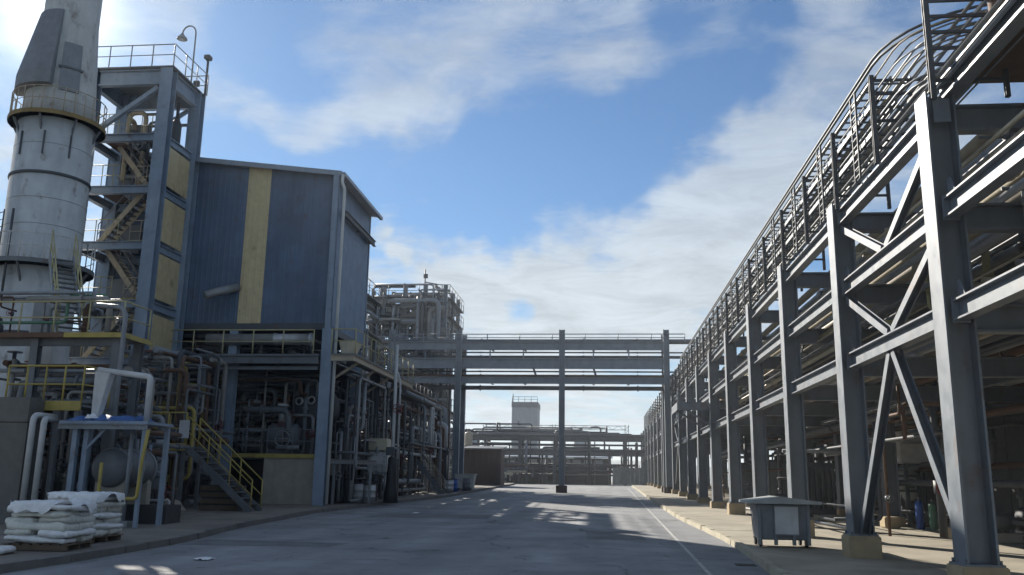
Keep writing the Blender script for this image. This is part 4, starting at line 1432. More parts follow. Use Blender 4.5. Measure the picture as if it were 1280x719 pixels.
for (x, y) in ((-12.1, 39.84), (-10.8, 41.36)):
    t.part('leg', MB().bar((x, y, gz(y)+PAVE), (x, y, 2.28), 0.1, 0.1), 'galvanised')
for k in range(3):
    drum_x, drum_y = -12.6+k*0.15, 40.6+k*1.1
    single('black_container', ['black plastic container beside the blue corner column', 'middle black plastic container right of the corner column', 'farthest black plastic container right of the corner column'][k], 'container', MB().box(drum_x-0.45, drum_x+0.45, drum_y-0.4, drum_y+0.4, gz(drum_y)+PAVE+0.01, gz(drum_y)+PAVE+1.2).box(drum_x-0.48, drum_x+0.48, drum_y-0.43, drum_y+0.43, gz(drum_y)+PAVE+1.2, gz(drum_y)+PAVE+1.27), 'black', 'black containers under the walkway', bevel=0.04)

# ---------------------------------------------------------------- yellow stair in front of the plant
ys = T('yellow_stair', 'yellow railed steel stair leading down to the apron', 'stair', (-15.5, 33, gz(33)+PAVE))
gS = gz(33)+PAVE
ys.part('platform', MB().box(-17.2, -15.65, 32.4, 34.0, 2.70, 2.76), 'grey_steel')
ys.part('kick_plate', MB().box(-17.2, -15.65, 32.34, 32.39, 2.58, 2.86), 'yellow')
ys.part('platform_rail', rail(MB(), [(-17.15, 34.0, 2.76), (-17.15, 32.42, 2.76), (-15.7, 32.42, 2.76)], 1.25, 0.75, 0.03), 'yellow')
ladder_stair(ys, (-12.95, 32.95, gS), (-15.65, 32.95, 2.72), 1.0, (0, 1, 0), 'grey_steel', 'yellow', rail_h=1.15)
for x in (-17.1, -15.75):
    for y in (32.5, 33.9):
        ys.part('leg', MB().bar((x, y, gS), (x, y, 2.7), 0.12, 0.12), 'grey_steel')
ys.part('sign_plate', MB().box(-15.95, -15.55, 32.36, 32.38, 3.05, 3.72), 'sign_white')
t = T('step_crate', 'dark slatted crate tucked beneath the yellow stair', 'crate', (-14.3, 33.2, gS))
for k in range(4):
    t.part('slat', MB().box(-15.2, -13.7, 33.0, 33.04, gS+0.02+k*0.24, gS+0.2+k*0.24), 'wood')
t.part('case', MB().box(-15.15, -13.75, 33.05, 33.9, gS+0.01, gS+0.94), 'rubber_dark')
single('rubble_heap', 'low pale concrete offcut at the foot of the stair platform', 'block', MB().hexa([(-16.3, 32.0, gS), (-15.5, 31.9, gS), (-15.4, 32.5, gS), (-16.3, 32.5, gS), (-16.2, 32.05, gS+0.42), (-15.75, 32.0, gS+0.4), (-15.7, 32.4, gS+0.38), (-16.2, 32.4, gS+0.45)]), 'concrete', bevel=0.03)
vessel_v('filter_pot', 'slim grey filter vessel standing left of the yellow stair', (-15.75, 30.6, gz(30.6)+PAVE), 0.34, 1.9, 'pipe_grey')
single('filter_pipe', 'grey elbow pipe rising from the filter vessel', 'pipe', MB().tube([(-15.75, 30.6, gz(30)+PAVE+2.95), (-15.75, 30.6, 3.7), (-17.0, 30.6, 3.7)], 0.11, 10, 0.3), 'galvanised')
single('pipe_barrier', 'small white hoop barrier on the apron before the stair', 'barrier', MB().tube([(-14.55, 27.6, gz(27.6)+PAVE), (-14.55, 27.6, gz(27)+PAVE+0.58), (-13.7, 27.6, gz(27)+PAVE+0.58), (-13.7, 27.6, gz(27.6)+PAVE)], 0.04, 8, 0.06), 'white_paint')

# ---------------------------------------------------------------- platforms in front of the stack
up_ = T('upper_platform', 'upper steel platform with yellow edge in front of the stack', 'platform', (-18.5, 28, gz(28)+PAVE))
up_.part('deck', MB().box(-22.5, -15.3, 26.6, 28.4, 6.02, 6.08), 'grey_steel')
up_.part('edge_plate', MB().box(-22.5, -20.6, 26.54, 26.59, 5.98, 6.14), 'yellow')
up_.part('edge_plate', MB().box(-20.58, -17.3, 26.54, 26.59, 5.98, 6.14), 'rust_brown')
up_.part('edge_plate', MB().box(-17.28, -15.3, 26.54, 26.59, 5.98, 6.14), 'yellow')
up_.part('edge_plate', MB().box(-15.29, -15.24, 26.54, 28.4, 5.98, 6.14), 'yellow')
up_.part('handrail', rail(MB(), [(-22.5, 26.65, 6.08), (-15.35, 26.65, 6.08), (-15.35, 28.3, 6.08)], 1.1, 1.2, 0.03), 'pale_yellow')
for (x, y) in ((-21.5, 26.9), (-18.4, 26.9), (-15.6, 26.9), (-21.5, 28.2), (-15.6, 28.2)):
    up_.part('column', MB().ibeam((x, y, gz(y)+PAVE), (x, y, 6.0), 0.26, 0.26, (0, 1, 0)), 'grey_steel')
up_.part('beam', MB().ibeam((-22.5, 26.9, 5.88), (-15.3, 26.9, 5.88), 0.16, 0.26), 'grey_steel')
ladder_stair(up_, (-18.0, 28.0, 6.1), (-20.4, 30.6, 9.7), 0.8, (0.735, 0.678, 0), 'pipe_grey', 'pale_yellow')
yp = T('yellow_platform', 'small yellow-railed platform beside the grey cabin', 'platform', (-16.4, 25.4, 3.5))
yp.part('deck', MB().box(-17.7, -15.25, 24.7, 26.3, 3.62, 3.68), 'grey_steel')
yp.part('kick_plate', MB().box(-16.6, -15.25, 24.64, 24.69, 3.5, 3.78), 'yellow')
yp.part('handrail', rail(MB(), [(-17.7, 24.75, 3.68), (-15.3, 24.75, 3.68), (-15.3, 26.2, 3.68)], 1.15, 0.6, 0.032), 'yellow')
for x in (-16.0, -15.4):
    yp.part('leg', MB().bar((x, 24.8, gz(25)+PAVE), (x, 24.8, 3.6), 0.14, 0.14), 'grey_steel')
yp.part('leg', MB().bar((-17.6, 26.2, gz(25)+PAVE), (-17.6, 26.2, 3.6), 0.14, 0.14), 'grey_steel')
bp = T('blue_platform', 'blue steel platform on legs with tarpaulins behind the sack pallets', 'platform', (-13.7, 24.6, gz(24)+PAVE))
gB = gz(24)+PAVE
bp.part('deck', MB().box(-15.1, -12.5, 23.5, 25.0, 3.06, 3.14), 'blue_steel')
bp.part('edge_beam', MB().channel((-15.1, 23.45, 2.98), (-12.5, 23.45, 2.98), 0.08, 0.14), 'pipe_grey')
for (x, y, w) in ((-14.62, 23.6, 0.14), (-14.38, 23.75, 0.14), (-12.62, 23.6, 0.10), (-15.0, 24.9, 0.12), (-12.62, 24.9, 0.12)):
    bp.part('leg', MB().bar((x, y, gB), (x, y, 3.05), w, w), 'blue_steel')
bp.part('knee_brace', MB().bar((-14.4, 23.7, 2.3), (-13.8, 23.7, 2.95), 0.07, 0.07), 'blue_steel')


def cloth(name, lab, x0, x1, y0, y1, z, mt, seed, hgt=0.18):
    Rr = random.Random(seed)
    n = 13
    m = MB()
    ph = [Rr.uniform(0, 6) for _ in range(4)]
    for j in range(n):
        for i in range(n):
            u_, v_ = i/(n-1), j/(n-1)
            e = (math.sin(math.pi*u_)*math.sin(math.pi*v_))**0.4
            zz = z+0.012+hgt*e*(0.55+0.25*math.sin(7*u_+ph[0])+0.2*math.sin(9*v_+5*u_+ph[1]))+0.03*Rr.random()*e
            m.v.append((x0+(x1-x0)*u_+0.05*math.sin(6*v_+ph[2]), y0+(y1-y0)*v_+0.05*math.sin(5*u_+ph[3]), zz))
    for j in range(n-1):
        for i in range(n-1):
            m.face([j*n+i, j*n+i+1, (j+1)*n+i+1, (j+1)*n+i], True)
    b0 = len(m.v)
    single(name, lab, 'tarpaulin', m, mt)


cloth('tarpaulin', 'crumpled blue tarpaulin on the blue platform beneath the white hoop', -14.3, -13.0, 23.6, 24.9, 3.14, 'tarp_blue', 3, 0.3)
cloth('tarpaulin', 'flat blue tarpaulin at the left end of the blue platform', -15.05, -14.35, 23.6, 24.9, 3.14, 'tarp_blue', 5, 0.2)
cloth('tarpaulin', 'small white sheet lying on the blue platform', -14.4, -14.1, 23.52, 23.8, 3.2, 'sack_white', 6, 0.14)
t = T('white_hoop', 'white pipe hoop with tapered hopper leg on the blue platform', 'hoop', (-13.8, 24.3, 3.15))
t.part('hopper_leg', MB().hexa([(-14.62, 24.2, 3.15), (-14.42, 24.2, 3.15), (-14.42, 24.4, 3.15), (-14.62, 24.4, 3.15), (-14.62, 24.15, 4.62), (-14.15, 24.15, 4.55), (-14.15, 24.45, 4.55), (-14.62, 24.45, 4.62)]), 'white_paint', bevel=0.02)
t.part('top_pipe', MB().tube([(-14.6, 24.3, 4.66), (-12.98, 24.3, 4.46), (-12.98, 24.3, 3.15)], 0.085, 10, 0.12), 'white_paint')
single('riser_pipe', 'pale bent riser pipe left of the tall blue tower column', 'pipe', MB().tube([(-15.1, 26.3, 0.9), (-15.1, 26.3, 6.9), (-16.2, 26.3, 7.0)], 0.075, 10, 0.35), 'pipe_grey')
single('yellow_pipe', 'yellow pipe loop under the blue platform', 'pipe', MB().tube([(-13.6, 23.3, 2.0), (-13.6, 23.3, 1.05), (-12.5, 23.3, 1.05), (-12.45, 23.3, 2.1), (-12.42, 23.42, 2.9)], 0.05, 8, 0.12), 'yellow')
for k, (x, lab, z1) in enumerate(((-15.95, 'thick white down-pipe beside the grey cabin', 3.3), (-15.62, 'white down-pipe with elbow, right of its twin', 3.2))):
    single('white_pipe', lab, 'pipe', MB().tube([(x, 23.6, gB+0.5), (x, 23.6, z1), (x-0.3 if k else x, 24.6, z1)], 0.085, 10, 0.2), 'white_paint')
vessel_h('under_tank', 'dull grey tank lying in the shadow under the blue platform', (-14.0, 25.3, gB), 0.55, 2.2, 'y', 'grey_steel', saddle=1.05)
single('wooden_bench', 'dark low box on the apron under the blue platform', 'box', MB().box(-14.2, -12.7, 25.4, 26.4, gB+0.01, gB+0.55), 'rubber_dark', bevel=0.02)
single('post_base', 'stepped pale footing under the yellow pipe loop', 'footing', MB().box(-13.35, -12.95, 23.75, 24.1, gB, gB+0.16).tube([(-13.15, 23.92, gB+0.16), (-13.15, 23.92, 2.9)], 0.055, 8), 'pipe_grey')
# grey cabin
cb = T('grey_cabin', 'plain grey-brown cabin cut off by the left edge', 'cabin', (-18.2, 25.6, gB))
for k in range(4):
    x = -20.5+k*1.03
    cb.part('wall_panel', MB().box(x+0.004, x+1.026, 24.0, 24.05, gB, 3.1), 'grey_cabin')
cb.part('side_wall', MB().box(-20.5, -16.38, 24.05, 24.62, gB, 3.1), 'grey_cabin')
cb.part('fascia', MB().box(-20.6, -16.34, 23.95, 24.63, 3.11, 3.82), 'grey_cabin', bevel=0.02)
pipework('platform_pipework', 'dark pipes crowded beneath the upper platform', (-20.5, -15.6, 26.9, 30.5, 0.6, 5.4), 64, 71, PM, 0.04, 0.11, 0.4)
pipework('stack_foot_pipework', 'pipes, cabinets and valves on the upper platform before the stack', (-22.5, -15.8, 27.0, 28.2, 6.1, 7.6), 16, 72, PM+['green_paint'], 0.03, 0.07, 0.6, vert=0.95)
pipework('alley_pipework', 'pipes between the stair tower and yellow stair', (-20.5, -16.2, 33.8, 38.4, 0.6, 7.0), 70, 73, PM+['yellow'], 0.03, 0.1, 0.4)
pipework('blue_platform_pipework', 'small pipes behind the blue platform legs', (-15.2, -14.0, 26.3, 29.5, 0.5, 3.0), 14, 74, PM+['blue_steel'], 0.03, 0.08, 0.4)
t = T('stack_cabinet', 'tall grey cabinet standing against the foot of stack', 'cabinet', (-20.2, 30.0, gz(30)+PAVE))
t.part('body', MB().box(-20.7, -19.7, 29.7, 30.4, gz(30)+PAVE, 7.9), 'stack_grey', bevel=0.02)
t.part('door', MB().box(-20.6, -19.8, 29.66, 29.695, 6.2, 7.8), 'galvanised')
t = T('dark_fill_shed', 'dark low shed added to darken the background behind the stack', 'shed', (-31, 44, gz(42)+PAVE))  # added dark volume, stands in for the gloom behind the stack
for k in range(9):
    x = -40+k*2.0
    t.part('wall_sheet', MB().box(x+0.01, x+1.99, 40.96+0.02*(k % 2), 41.1, 0.3, 8.4), 'clad_dark')
t.part('core', MB().box(-40, -22.05, 41.1, 48, 0.3, 8.4), 'clad_dark')
t.part('roof', MB().box(-40.3, -22.03, 40.6, 48.3, 8.42, 8.56), 'roof_sheet')

# ---------------------------------------------------------------- sacks on pallets by the left kerb
def sack_mesh(seed, mt, sx=1.2, sy=0.62, sz=0.15):
    Rr = random.Random(seed)
    m = MB()
    nu, nv = 28, 9
    ph = [Rr.uniform(0, 6.28) for _ in range(6)]

    def sp(a, e):
        return math.copysign(abs(a)**e, a)
    for j in range(nv):
        v_ = -math.pi/2 + math.pi*(j+0.0)/(nv-1)
        for i in range(nu):
            u_ = 2*math.pi*i/nu
            cx = sp(math.cos(v_), 0.3)
            x = cx*sp(math.cos(u_), 0.25)
            y = cx*sp(math.sin(u_), 0.25)
            z = sp(math.sin(v_), 0.75)
            wob = 1+0.04*math.sin(3*u_+ph[0])+0.035*math.sin(5*u_+ph[1]+v_)+0.02*math.sin(11*u_+ph[5])
            zz = z*(0.5+0.13*math.sin(4*x+ph[2])+0.11*math.sin(5*y+ph[3])+0.05*math.sin(9*x+ph[4]))*sz
            m.v.append((x*wob*sx/2, y*wob*sy/2, sz/2+zz+Rr.uniform(-0.006, 0.006)))
    for j in range(nv-1):
        for i in range(nu):
            k = (i+1) % nu
            m.face([j*nu+i, j*nu+k, (j+1)*nu+k, (j+1)*nu+i], True)
    return m.mesh('sack', mt)


SM = [sack_mesh(s, 'sack_white') for s in range(4)]+[sack_mesh(s+10, 'sack_cream') for s in range(4)]


def pallet(x, y, lab, rot):
    g = gz(y)+PAVE+0.01
    t = T('pallet', lab, 'pallet', (x, y, g))
    for k in range(3):
        yy = -0.5+k*0.5
        t.part('runner', MB().box(x-0.62, x+0.62, y+yy-0.05, y+yy+0.05, g, g+0.1), 'wood')
    for k in range(7):
        xx = -0.6+k*0.2
        t.part('slat', MB().box(x+xx-0.07, x+xx+0.07, y-0.56, y+0.56, g+0.102, g+0.125), 'wood')
    t.o.rotation_euler = (0, 0, rot)
    return g+0.13


R = random.Random(8)
ORD = ['bottom', 'second', 'third', 'fourth', 'fifth', 'sixth', 'top']


def sacks(x, y, z, n, which, rot):
    for k in range(n):
        lay = 'top' if k == n-1 else ORD[k]
        spots = ((-0.34, 0.0, 1.57), (0.34, 0.0, 1.57)) if k % 2 else ((0.0, -0.3, 0.0), (0.0, 0.3, 0.0))
        for (ax, ay, tr) in spots:
            white = k == n-1 or R.random() < 0.3
            me = R.choice(SM[:4] if white else SM[4:])
            ob = bpy.data.objects.new('sack', me)
            COL.objects.link(ob)
            dx, dy = ax*(1.08-0.02*k)+R.uniform(-0.05, 0.05), ay*(1.08-0.02*k)+R.uniform(-0.05, 0.05)
            ob.location = (x+dx*math.cos(rot)-dy*math.sin(rot), y+dx*math.sin(rot)+dy*math.cos(rot), z+k*0.122+R.uniform(0, 0.006))
            ob.rotation_euler = (R.uniform(-0.05, 0.05), R.uniform(-0.05, 0.05), rot+tr+R.uniform(-0.1, 0.1))
            sc_ = R.uniform(0.95, 1.08)
            ob.scale = (sc_, R.uniform(0.95, 1.06), 1)
            props(ob, f'plump sack in the {lay} layer of the {which} pallet stack', 'sack', f'sacks of the {which} pallet stack')
    # stretch film and a loose sheet over the stack
    h = n*0.122+0.02
    m = MB()
    ph = [R.uniform(0, 6.28) for _ in range(5)]
    N_ = 44
    rows_ = [(0.50, 1.01), (0.80, 1.04), (0.95, 1.03), (1.0, 1.0), (1.02, 0.95), (1.03, 0.86)]
    for (f, q) in rows_:
        for i in range(N_):
            a = 2*math.pi*i/N_
            c, s_ = math.cos(a), math.sin(a)
            rr = 1.0/max(abs(c)**4+abs(s_)**4, 1e-6)**0.25
            wob = 1+0.02*math.sin(7*a+ph[0])+0.016*math.sin(13*a+ph[1])+R.uniform(-0.008, 0.008)
            px_, py_ = 0.70*rr*c*f*wob, 0.64*rr*s_*f*wob
            drop = 0.22*math.sin(3*a+ph[2])+0.16*math.sin(8*a+ph[3])+R.uniform(-0.1, 0.1) if q < 0.96 else 0.05*math.sin(4*a+ph[4])
            m.v.append((x+px_*math.cos(rot)-py_*math.sin(rot), y+px_*math.sin(rot)+py_*math.cos(rot), z+h*q+0.03+drop*(1-q)*3+R.uniform(-0.014, 0.014)))
    for j_ in range(len(rows_)-1):
        for i in range(N_):
            k = (i+1) % N_
            m.face([j_*N_+i, (j_+1)*N_+i, (j_+1)*N_+k, j_*N_+k], True)
    c0 = len(m.v)
    m.v.append((x, y, z+h*1.0+0.03))
    for i in range(N_):
        m.face([c0, i, (i+1) % N_], True)
    single('plastic_cover', f'crinkled white plastic cover draped over the {which} pallet stack', 'cover', m, 'sack_white')


za = pallet(-11.3, 17.75, 'wooden pallet under the left stack of sacks', 0.12)
sacks(-11.3, 17.75, za, 6, 'left', 0.12)
zb = pallet(-11.72, 19.6, 'wooden pallet under the right stack of sacks', -0.05)
sacks(-11.72, 19.6, zb, 7, 'right', -0.05)
ob = bpy.data.objects.new('loose_sack', sack_mesh(31, 'sack_white', 0.9, 0.6, 0.14))
COL.objects.link(ob)
ob.location = (-11.75, 16.45, gz(16)+PAVE+0.012)
ob.rotation_euler = (0, 0, 0.3)
props(ob, 'flat white sack lying on the ground at the left edge', 'sack')

# ---------------------------------------------------------------- pipe bridge over the road
BY = 70.0
br = T('pipe_bridge', 'steel pipe bridge on tall columns spanning the road', 'bridge', (-3.1, BY, gz(BY)))
bx = [-17.0, -11.45, -3.1, 5.15]
for yb in (BY, BY+2.6):
    for k, x in enumerate(bx):
        if yb > BY and k == 2:
            continue
        c_ = br.part('column', MB().ibeam((x, yb, gz(yb)+0.55), (x, yb, 13.5), 0.42, 0.46, (1, 0, 0)), 'bridge_steel')
        br.part('pedestal', MB().box(x-0.42, x+0.42, yb-0.42, yb+0.42, gz(yb)-0.05, gz(yb)+0.55), 'brown_wall', c_, bevel=0.03)
    for (z, h) in ((12.2, 0.66), (10.78, 0.85), (9.42, 0.52)):
        for a, b_ in zip(bx, bx[1:]):
            if yb > BY and a == -3.1:
                continue
            a2, b2 = a, b_
            if yb > BY and b_ == -3.1:
                b2 = 5.15
            zf, hf = (z, h) if yb == BY else (z+0.36, h*0.6)
            br.part('girder', MB().ibeam((a2+0.24, yb, zf), (b2-0.24, yb, zf), 0.3, hf), 'bridge_steel')
for x in bx:
    for z in (12.2, 10.8, 9.42):
        if x != -3.1:
            br.part('cross_beam', MB().ibeam((x, BY+0.22, z), (x, BY+2.38, z), 0.22, 0.3), 'bridge_steel')
for x in (-14.2, -8.9, -6.2, -0.6, 2.2):
    for z in (12.2, 10.8, 9.42):
        br.part('cross_beam', MB().ibeam((x, BY+0.16, z), (x, BY+2.44, z), 0.18, 0.24), 'bridge_steel')
    br.part('hanger', MB().bar((x, BY, 11.06), (x, BY, 12.02), 0.1, 0.1), 'bridge_steel')
for x, d_ in ((-5.4, 0.3), (-0.6, 0.25)):
    br.part('knee_brace', MB().bar((x, BY+0.02, 10.45), (x+d_, BY+0.02, 9.6), 0.16, 0.16), 'dark_steel')
br.part('handrail', rail(MB(), [(-17.0, BY-0.1, 12.54), (6.6, BY-0.1, 12.54)], 0.6, 2.75, 0.04), 'bridge_steel')
for k, (z, y, r, mt, lab) in enumerate(((12.70, BY+0.75, .16, 'grey_steel', 'grey pipe on the top deck of the pipe bridge'), (12.7, BY+1.6, .12, 'dark_steel', 'dark pipe on the top deck of the pipe bridge'),
                                        (11.36, BY+0.5, .12, 'dark_steel', 'dark pipe lying on the middle girder of the bridge'),
                                        (11.70, BY+0.3, .06, 'grey_steel', 'thin grey pipe hung beneath the top girder of the bridge'), (10.16, BY+0.3, .06, 'dark_steel', 'thin dark pipe hung beneath the middle girder of bridge'), (9.82, BY+0.5, .12, 'rust_brown', 'rusty pipe lying on the bottom girder of the bridge'),
                                        (8.86, BY+0.5, .17, 'dark_steel', 'dark pipe slung lowest beneath the pipe bridge'))):
    m = MB().tube([(-18, y, z), (-6, y, z), (7.5, y, z)], r, 10)
    for x in (-9.7, -1.4, 2.9):
        flange(m, (x, y, z), (1, 0, 0), r*0.9)
    if k == 6:
        m.box(0.4, 2.4, y-0.2, y+0.2, z-0.16, z-0.05)
    single('bridge_pipe', lab, 'pipe', m, mt, 'pipes crossing on the bridge')


# ---------------------------------------------------------------- open process structures on the left, beyond the blue building
def structure(name, label, xs, ys, levels_, mt, rail_mt='grey_steel', seed=1, over=0.35, brace_on=True):
    t = T(name, label, 'process tower', (sum(xs)/len(xs), sum(ys)/len(ys), gz(ys[0])+PAVE))
    Rr = random.Random(seed)
    for x in xs:
        for y in ys:
            t.part('column', MB().ibeam((x, y, gz(y)+PAVE), (x, y, levels_[-1]+over+Rr.uniform(0, 0.4)*(over > 0.5)), 0.34, 0.34, (1, 0, 0)), mt)
    for z in levels_:
        for y in ys:
            for a, b_ in zip(xs, xs[1:]):
                t.part('beam', MB().ibeam((a+0.18, y, z-0.2), (b_-0.18, y, z-0.2), 0.2, 0.36), mt)
        for x in xs:
            for a, b_ in zip(ys, ys[1:]):
                t.part('beam', MB().ibeam((x, a+0.18, z-0.2), (x, b_-0.18, z-0.2), 0.2, 0.36), mt)
        if z > 3:
            a_ = Rr.uniform(0.0, 0.4)
            t.part('deck', MB().box(xs[0]+(xs[-1]-xs[0])*a_, xs[0]+(xs[-1]-xs[0])*(a_+0.55), ys[0]-0.5, ys[0]+0.7, z+0.0, z+0.05), 'grey_steel')
            t.part('deck', MB().box(xs[-1]-0.3, xs[-1]+0.5, ys[0]+0.72, ys[-1]+0.5, z+0.0, z+0.05), 'grey_steel')
            t.part('handrail', rail(MB(), [(xs[0]-0.35, ys[0]-0.45, z+0.05), (xs[-1]+0.45, ys[0]-0.45, z+0.05), (xs[-1]+0.45, ys[-1]+0.45, z+0.05)], 1.05, 1.3, 0.03), rail_mt)
    if brace_on:
        for k in range(len(levels_)-1):
            a, b_ = levels_[k], levels_[k+1]
            if k % 2:
                t.part('brace', MB().bar((xs[-1], ys[0]+0.2, a+0.1), (xs[-1], ys[1]-0.2, b_-0.4), 0.12, 0.12), mt)
            else:
                t.part('brace', MB().bar((xs[0]+0.2, ys[0], a+0.1), (xs[1]-0.2, ys[0], b_-0.4), 0.12, 0.12), mt)
    return t


GP = ['grey_steel', 'pipe_grey', 'silver', 'galvanised', 'dark_steel', 'conduit_grey', 'pipe_grey']
structure('process_tower', 'tall open steel process tower crowded with pipes behind the pipe bridge', [-21.0, -19.1, -17.2, -15.4, -13.6], [75.0, 78.5, 82.0], [4.2, 7.4, 10.6, 13.2, 15.6, 17.2], 'pipe_grey', seed=2, over=1.0)
for k, (x, y, r, h, z, mt, lab) in enumerate(((-18.9, 76.5, .8, 3.0, 13.25, 'stack_grey', 'wide grey vessel high in the left bay of the process tower'), (-16.0, 76.2, .5, 5.6, 10.65, 'silver', 'slim silver vessel high in the middle of the process tower'),
                                              (-14.8, 76.6, .7, 2.6, 13.25, 'galvanised', 'stout galvanised vessel high in the right bay of process tower'), (-14.6, 76.4, .7, 5.0, 4.25, 'silver', 'silver vessel low in the right bay of the process tower'),
                                              (-18.3, 76.4, .9, 5.4, 4.25, 'grey_steel', 'dull grey vessel low in the left bay of the process tower'))):
    vessel_v('tower_vessel', lab, (x, y, z+0.01), r, h, mt, nozzle=True)
pipework('tower_pipework', 'pale pipes climbing all over the process tower', (-21.4, -13.3, 74.0, 77.5, 1.0, 17.6), 150, 31, GP, 0.06, 0.17, 0.2, vert=0.78)
pipework('tower_top_pipework', 'short vent pipes standing on top of the process tower', (-20.9, -13.5, 75, 79, 15.5, 18.6), 30, 32, GP, 0.06, 0.14, 0.1, vert=0.85)
t = T('antenna_mast', 'thin mast with side arm on top of the process tower', 'mast', (-15.9, 77, 17.16))
t.part('pole', MB().tube([(-15.9, 77, 17.16), (-15.9, 77, 20.3)], 0.06, 6), 'dark_steel')
t.part('side_arm', MB().tube([(-15.9, 77, 19.1), (-14.3, 77, 18.8), (-14.3, 77, 17.16)], 0.05, 6), 'dark_steel')
t.part('vane', MB().box(-16.05, -15.65, 76.97, 77.03, 19.45, 19.85), 'dark_steel')

structure('process_unit', 'open steel process frame between the blue building and the pipe bridge', [-25.0, -20.5, -16.3], [50.5, 56.0, 61.5], [4.6, 8.2, 11.4, 13.9], 'grey_steel', seed=5)
vessel_v('frame_vessel', 'grey vessel on the upper deck just right of the blue building', (-16.9, 52.6, 11.46), 0.7, 3.0, 'stack_grey')
vessel_v('frame_vessel', 'silver vessel on the middle deck right of the blue building', (-16.0, 55.0, 4.66), 0.7, 2.6, 'silver')
pipework('frame_pipework', 'pipes packed through the process frame beside the blue building', (-24.5, -15.6, 49.5, 62, 0.7, 13.4), 60, 33, GP+['rust_brown'], 0.05, 0.13, 0.3, vert=0.6)
pipework('roadside_pipework', 'vertical pipes and valves standing along the left kerb before the bridge', (-14.2, -11.4, 46, 67, 0.6, 6.9), 60, 34, GP+['white_paint', 'rust_brown'], 0.04, 0.11, 0.5, vert=0.75)
pipework('bridge_foot_pipework', 'pipe risers at the left foot of the pipe bridge', (-16.8, -11.8, 67.5, 69.5, 1.0, 7.8), 30, 35, GP, 0.05, 0.12, 0.3, vert=0.7)
structure('low_pipe_gantry', 'low steel frame carrying pipes beside the left kerb', [-14.6, -12.4], [47.5, 53, 58.5, 64], [3.4, 6.6], 'grey_steel', seed=6)
# small stair beyond the black pole
t = T('access_stair', 'pale steel access stair with handrails left of the bridge column', 'stair', (-12.2, 58, gz(58)+PAVE))
t.part('landing', MB().box(-14.0, -12.4, 57.4, 58.6, 3.2, 3.28), 'grey_steel')
ladder_stair(t, (-10.3, 58, gz(58)+PAVE), (-12.4, 58, 3.25), 0.9, (0, 1, 0), 'grey_steel', 'conduit_tan')
for x in (-13.9, -12.5):
    t.part('leg', MB().bar((x, 57.5, gz(57)+PAVE), (x, 57.5, 3.2), 0.1, 0.1), 'grey_steel')

# black pole near the left kerb
t = T('service_pole', 'pole with thick black sleeve at its foot near the left kerb', 'pole', (-10.15, 42.9, gz(43)+PAVE))
g = gz(43)+PAVE
t.part('pole', MB().tube([(-10.15, 42.9, g), (-10.15, 42.9, 8.2)], 0.085, 10), 'stack_grey')
t.part('sleeve', MB().lathe([(0.36, 0), (0.34, 0.4), (0.27, 0.9), (0.24, 1.4), (0.2, 2.1), (0.12, 2.2)], (-10.15, 42.9, g), n=14), 'black')
t.part('junction_box', MB().box(-10.42, -10.02, 42.6, 42.8, 2.75, 3.15), 'dark_steel', bevel=0.02)
t.part('pipe_riser', MB().tube([(-9.9, 42.9, 2.6), (-9.9, 42.9, 6.4), (-10.15, 42.9, 7.0)], 0.05, 8, 0.3), 'white_paint')
valve(t, (-9.9, 42.9, 5.0), 0.1)
# bulk container on a stand
t = T('bulk_container', 'white caged bulk liquid container on a stand left of the black pole', 'container', (-11.2, 44.6, gz(44)+PAVE))
g = gz(44)+PAVE
t.part('tank', MB().box(-11.72, -10.72, 44.1, 45.1, 1.95, 2.95), 'white_paint', bevel=0.06)
m = MB()
for k in range(6):
    x = -11.74+1.04*k/5
    m.bar((x, 44.06, 1.9), (x, 44.06, 2.98), 0.02, 0.02)
for k in range(5):
    z = 1.95+k*0.255
    m.bar((-11.76, 44.05, z), (-10.70, 44.05, z), 0.02, 0.02)
t.part('cage', m, 'galvanised')
t.part('label_plate', MB().box(-11.55, -10.9, 44.02, 44.035, 2.35, 2.75), 'sign_white')
t.part('cap', MB().lathe([(0.12, 0), (0.12, 0.06)], (-11.2, 44.6, 2.95), n=12), 'dark_steel')
t.part('upper_box', MB().box(-11.7, -10.75, 44.15, 45.05, 3.03, 3.62), 'cream', bevel=0.03)
for x in (-11.66, -10.78):
    for y in (44.15, 45.05):
        t.part('leg', MB().bar((x, y, g), (x, y, 1.93), 0.09, 0.09), 'galvanised')
t.part('stand_top', MB().box(-11.8, -10.64, 44.0, 45.2, 1.86, 1.94), 'galvanised')


def drum(x, y, mt, lab, h=0.88, r=0.3):
    g = gz(y)+PAVE+0.008
    t = T('drum', lab, 'drum', (x, y, g))
    t.part('shell', MB().lathe([(r, 0), (r, h*0.31), (r+0.015, h*0.33), (r, h*0.35), (r, h*0.64), (r+0.015, h*0.66), (r, h*0.68), (r, h)], (x, y, g), n=18), mt)
    t.part('rim', MB().lathe([(r+0.012, h-0.02), (r+0.012, h+0.02), (r-0.03, h+0.02), (r-0.03, h-0.01)], (x, y, g), n=18), 'dark_steel')
    t.part('bung', MB().lathe([(0.035, h), (0.035, h+0.03)], (x+r*0.5, y, g), n=8), 'galvanised')


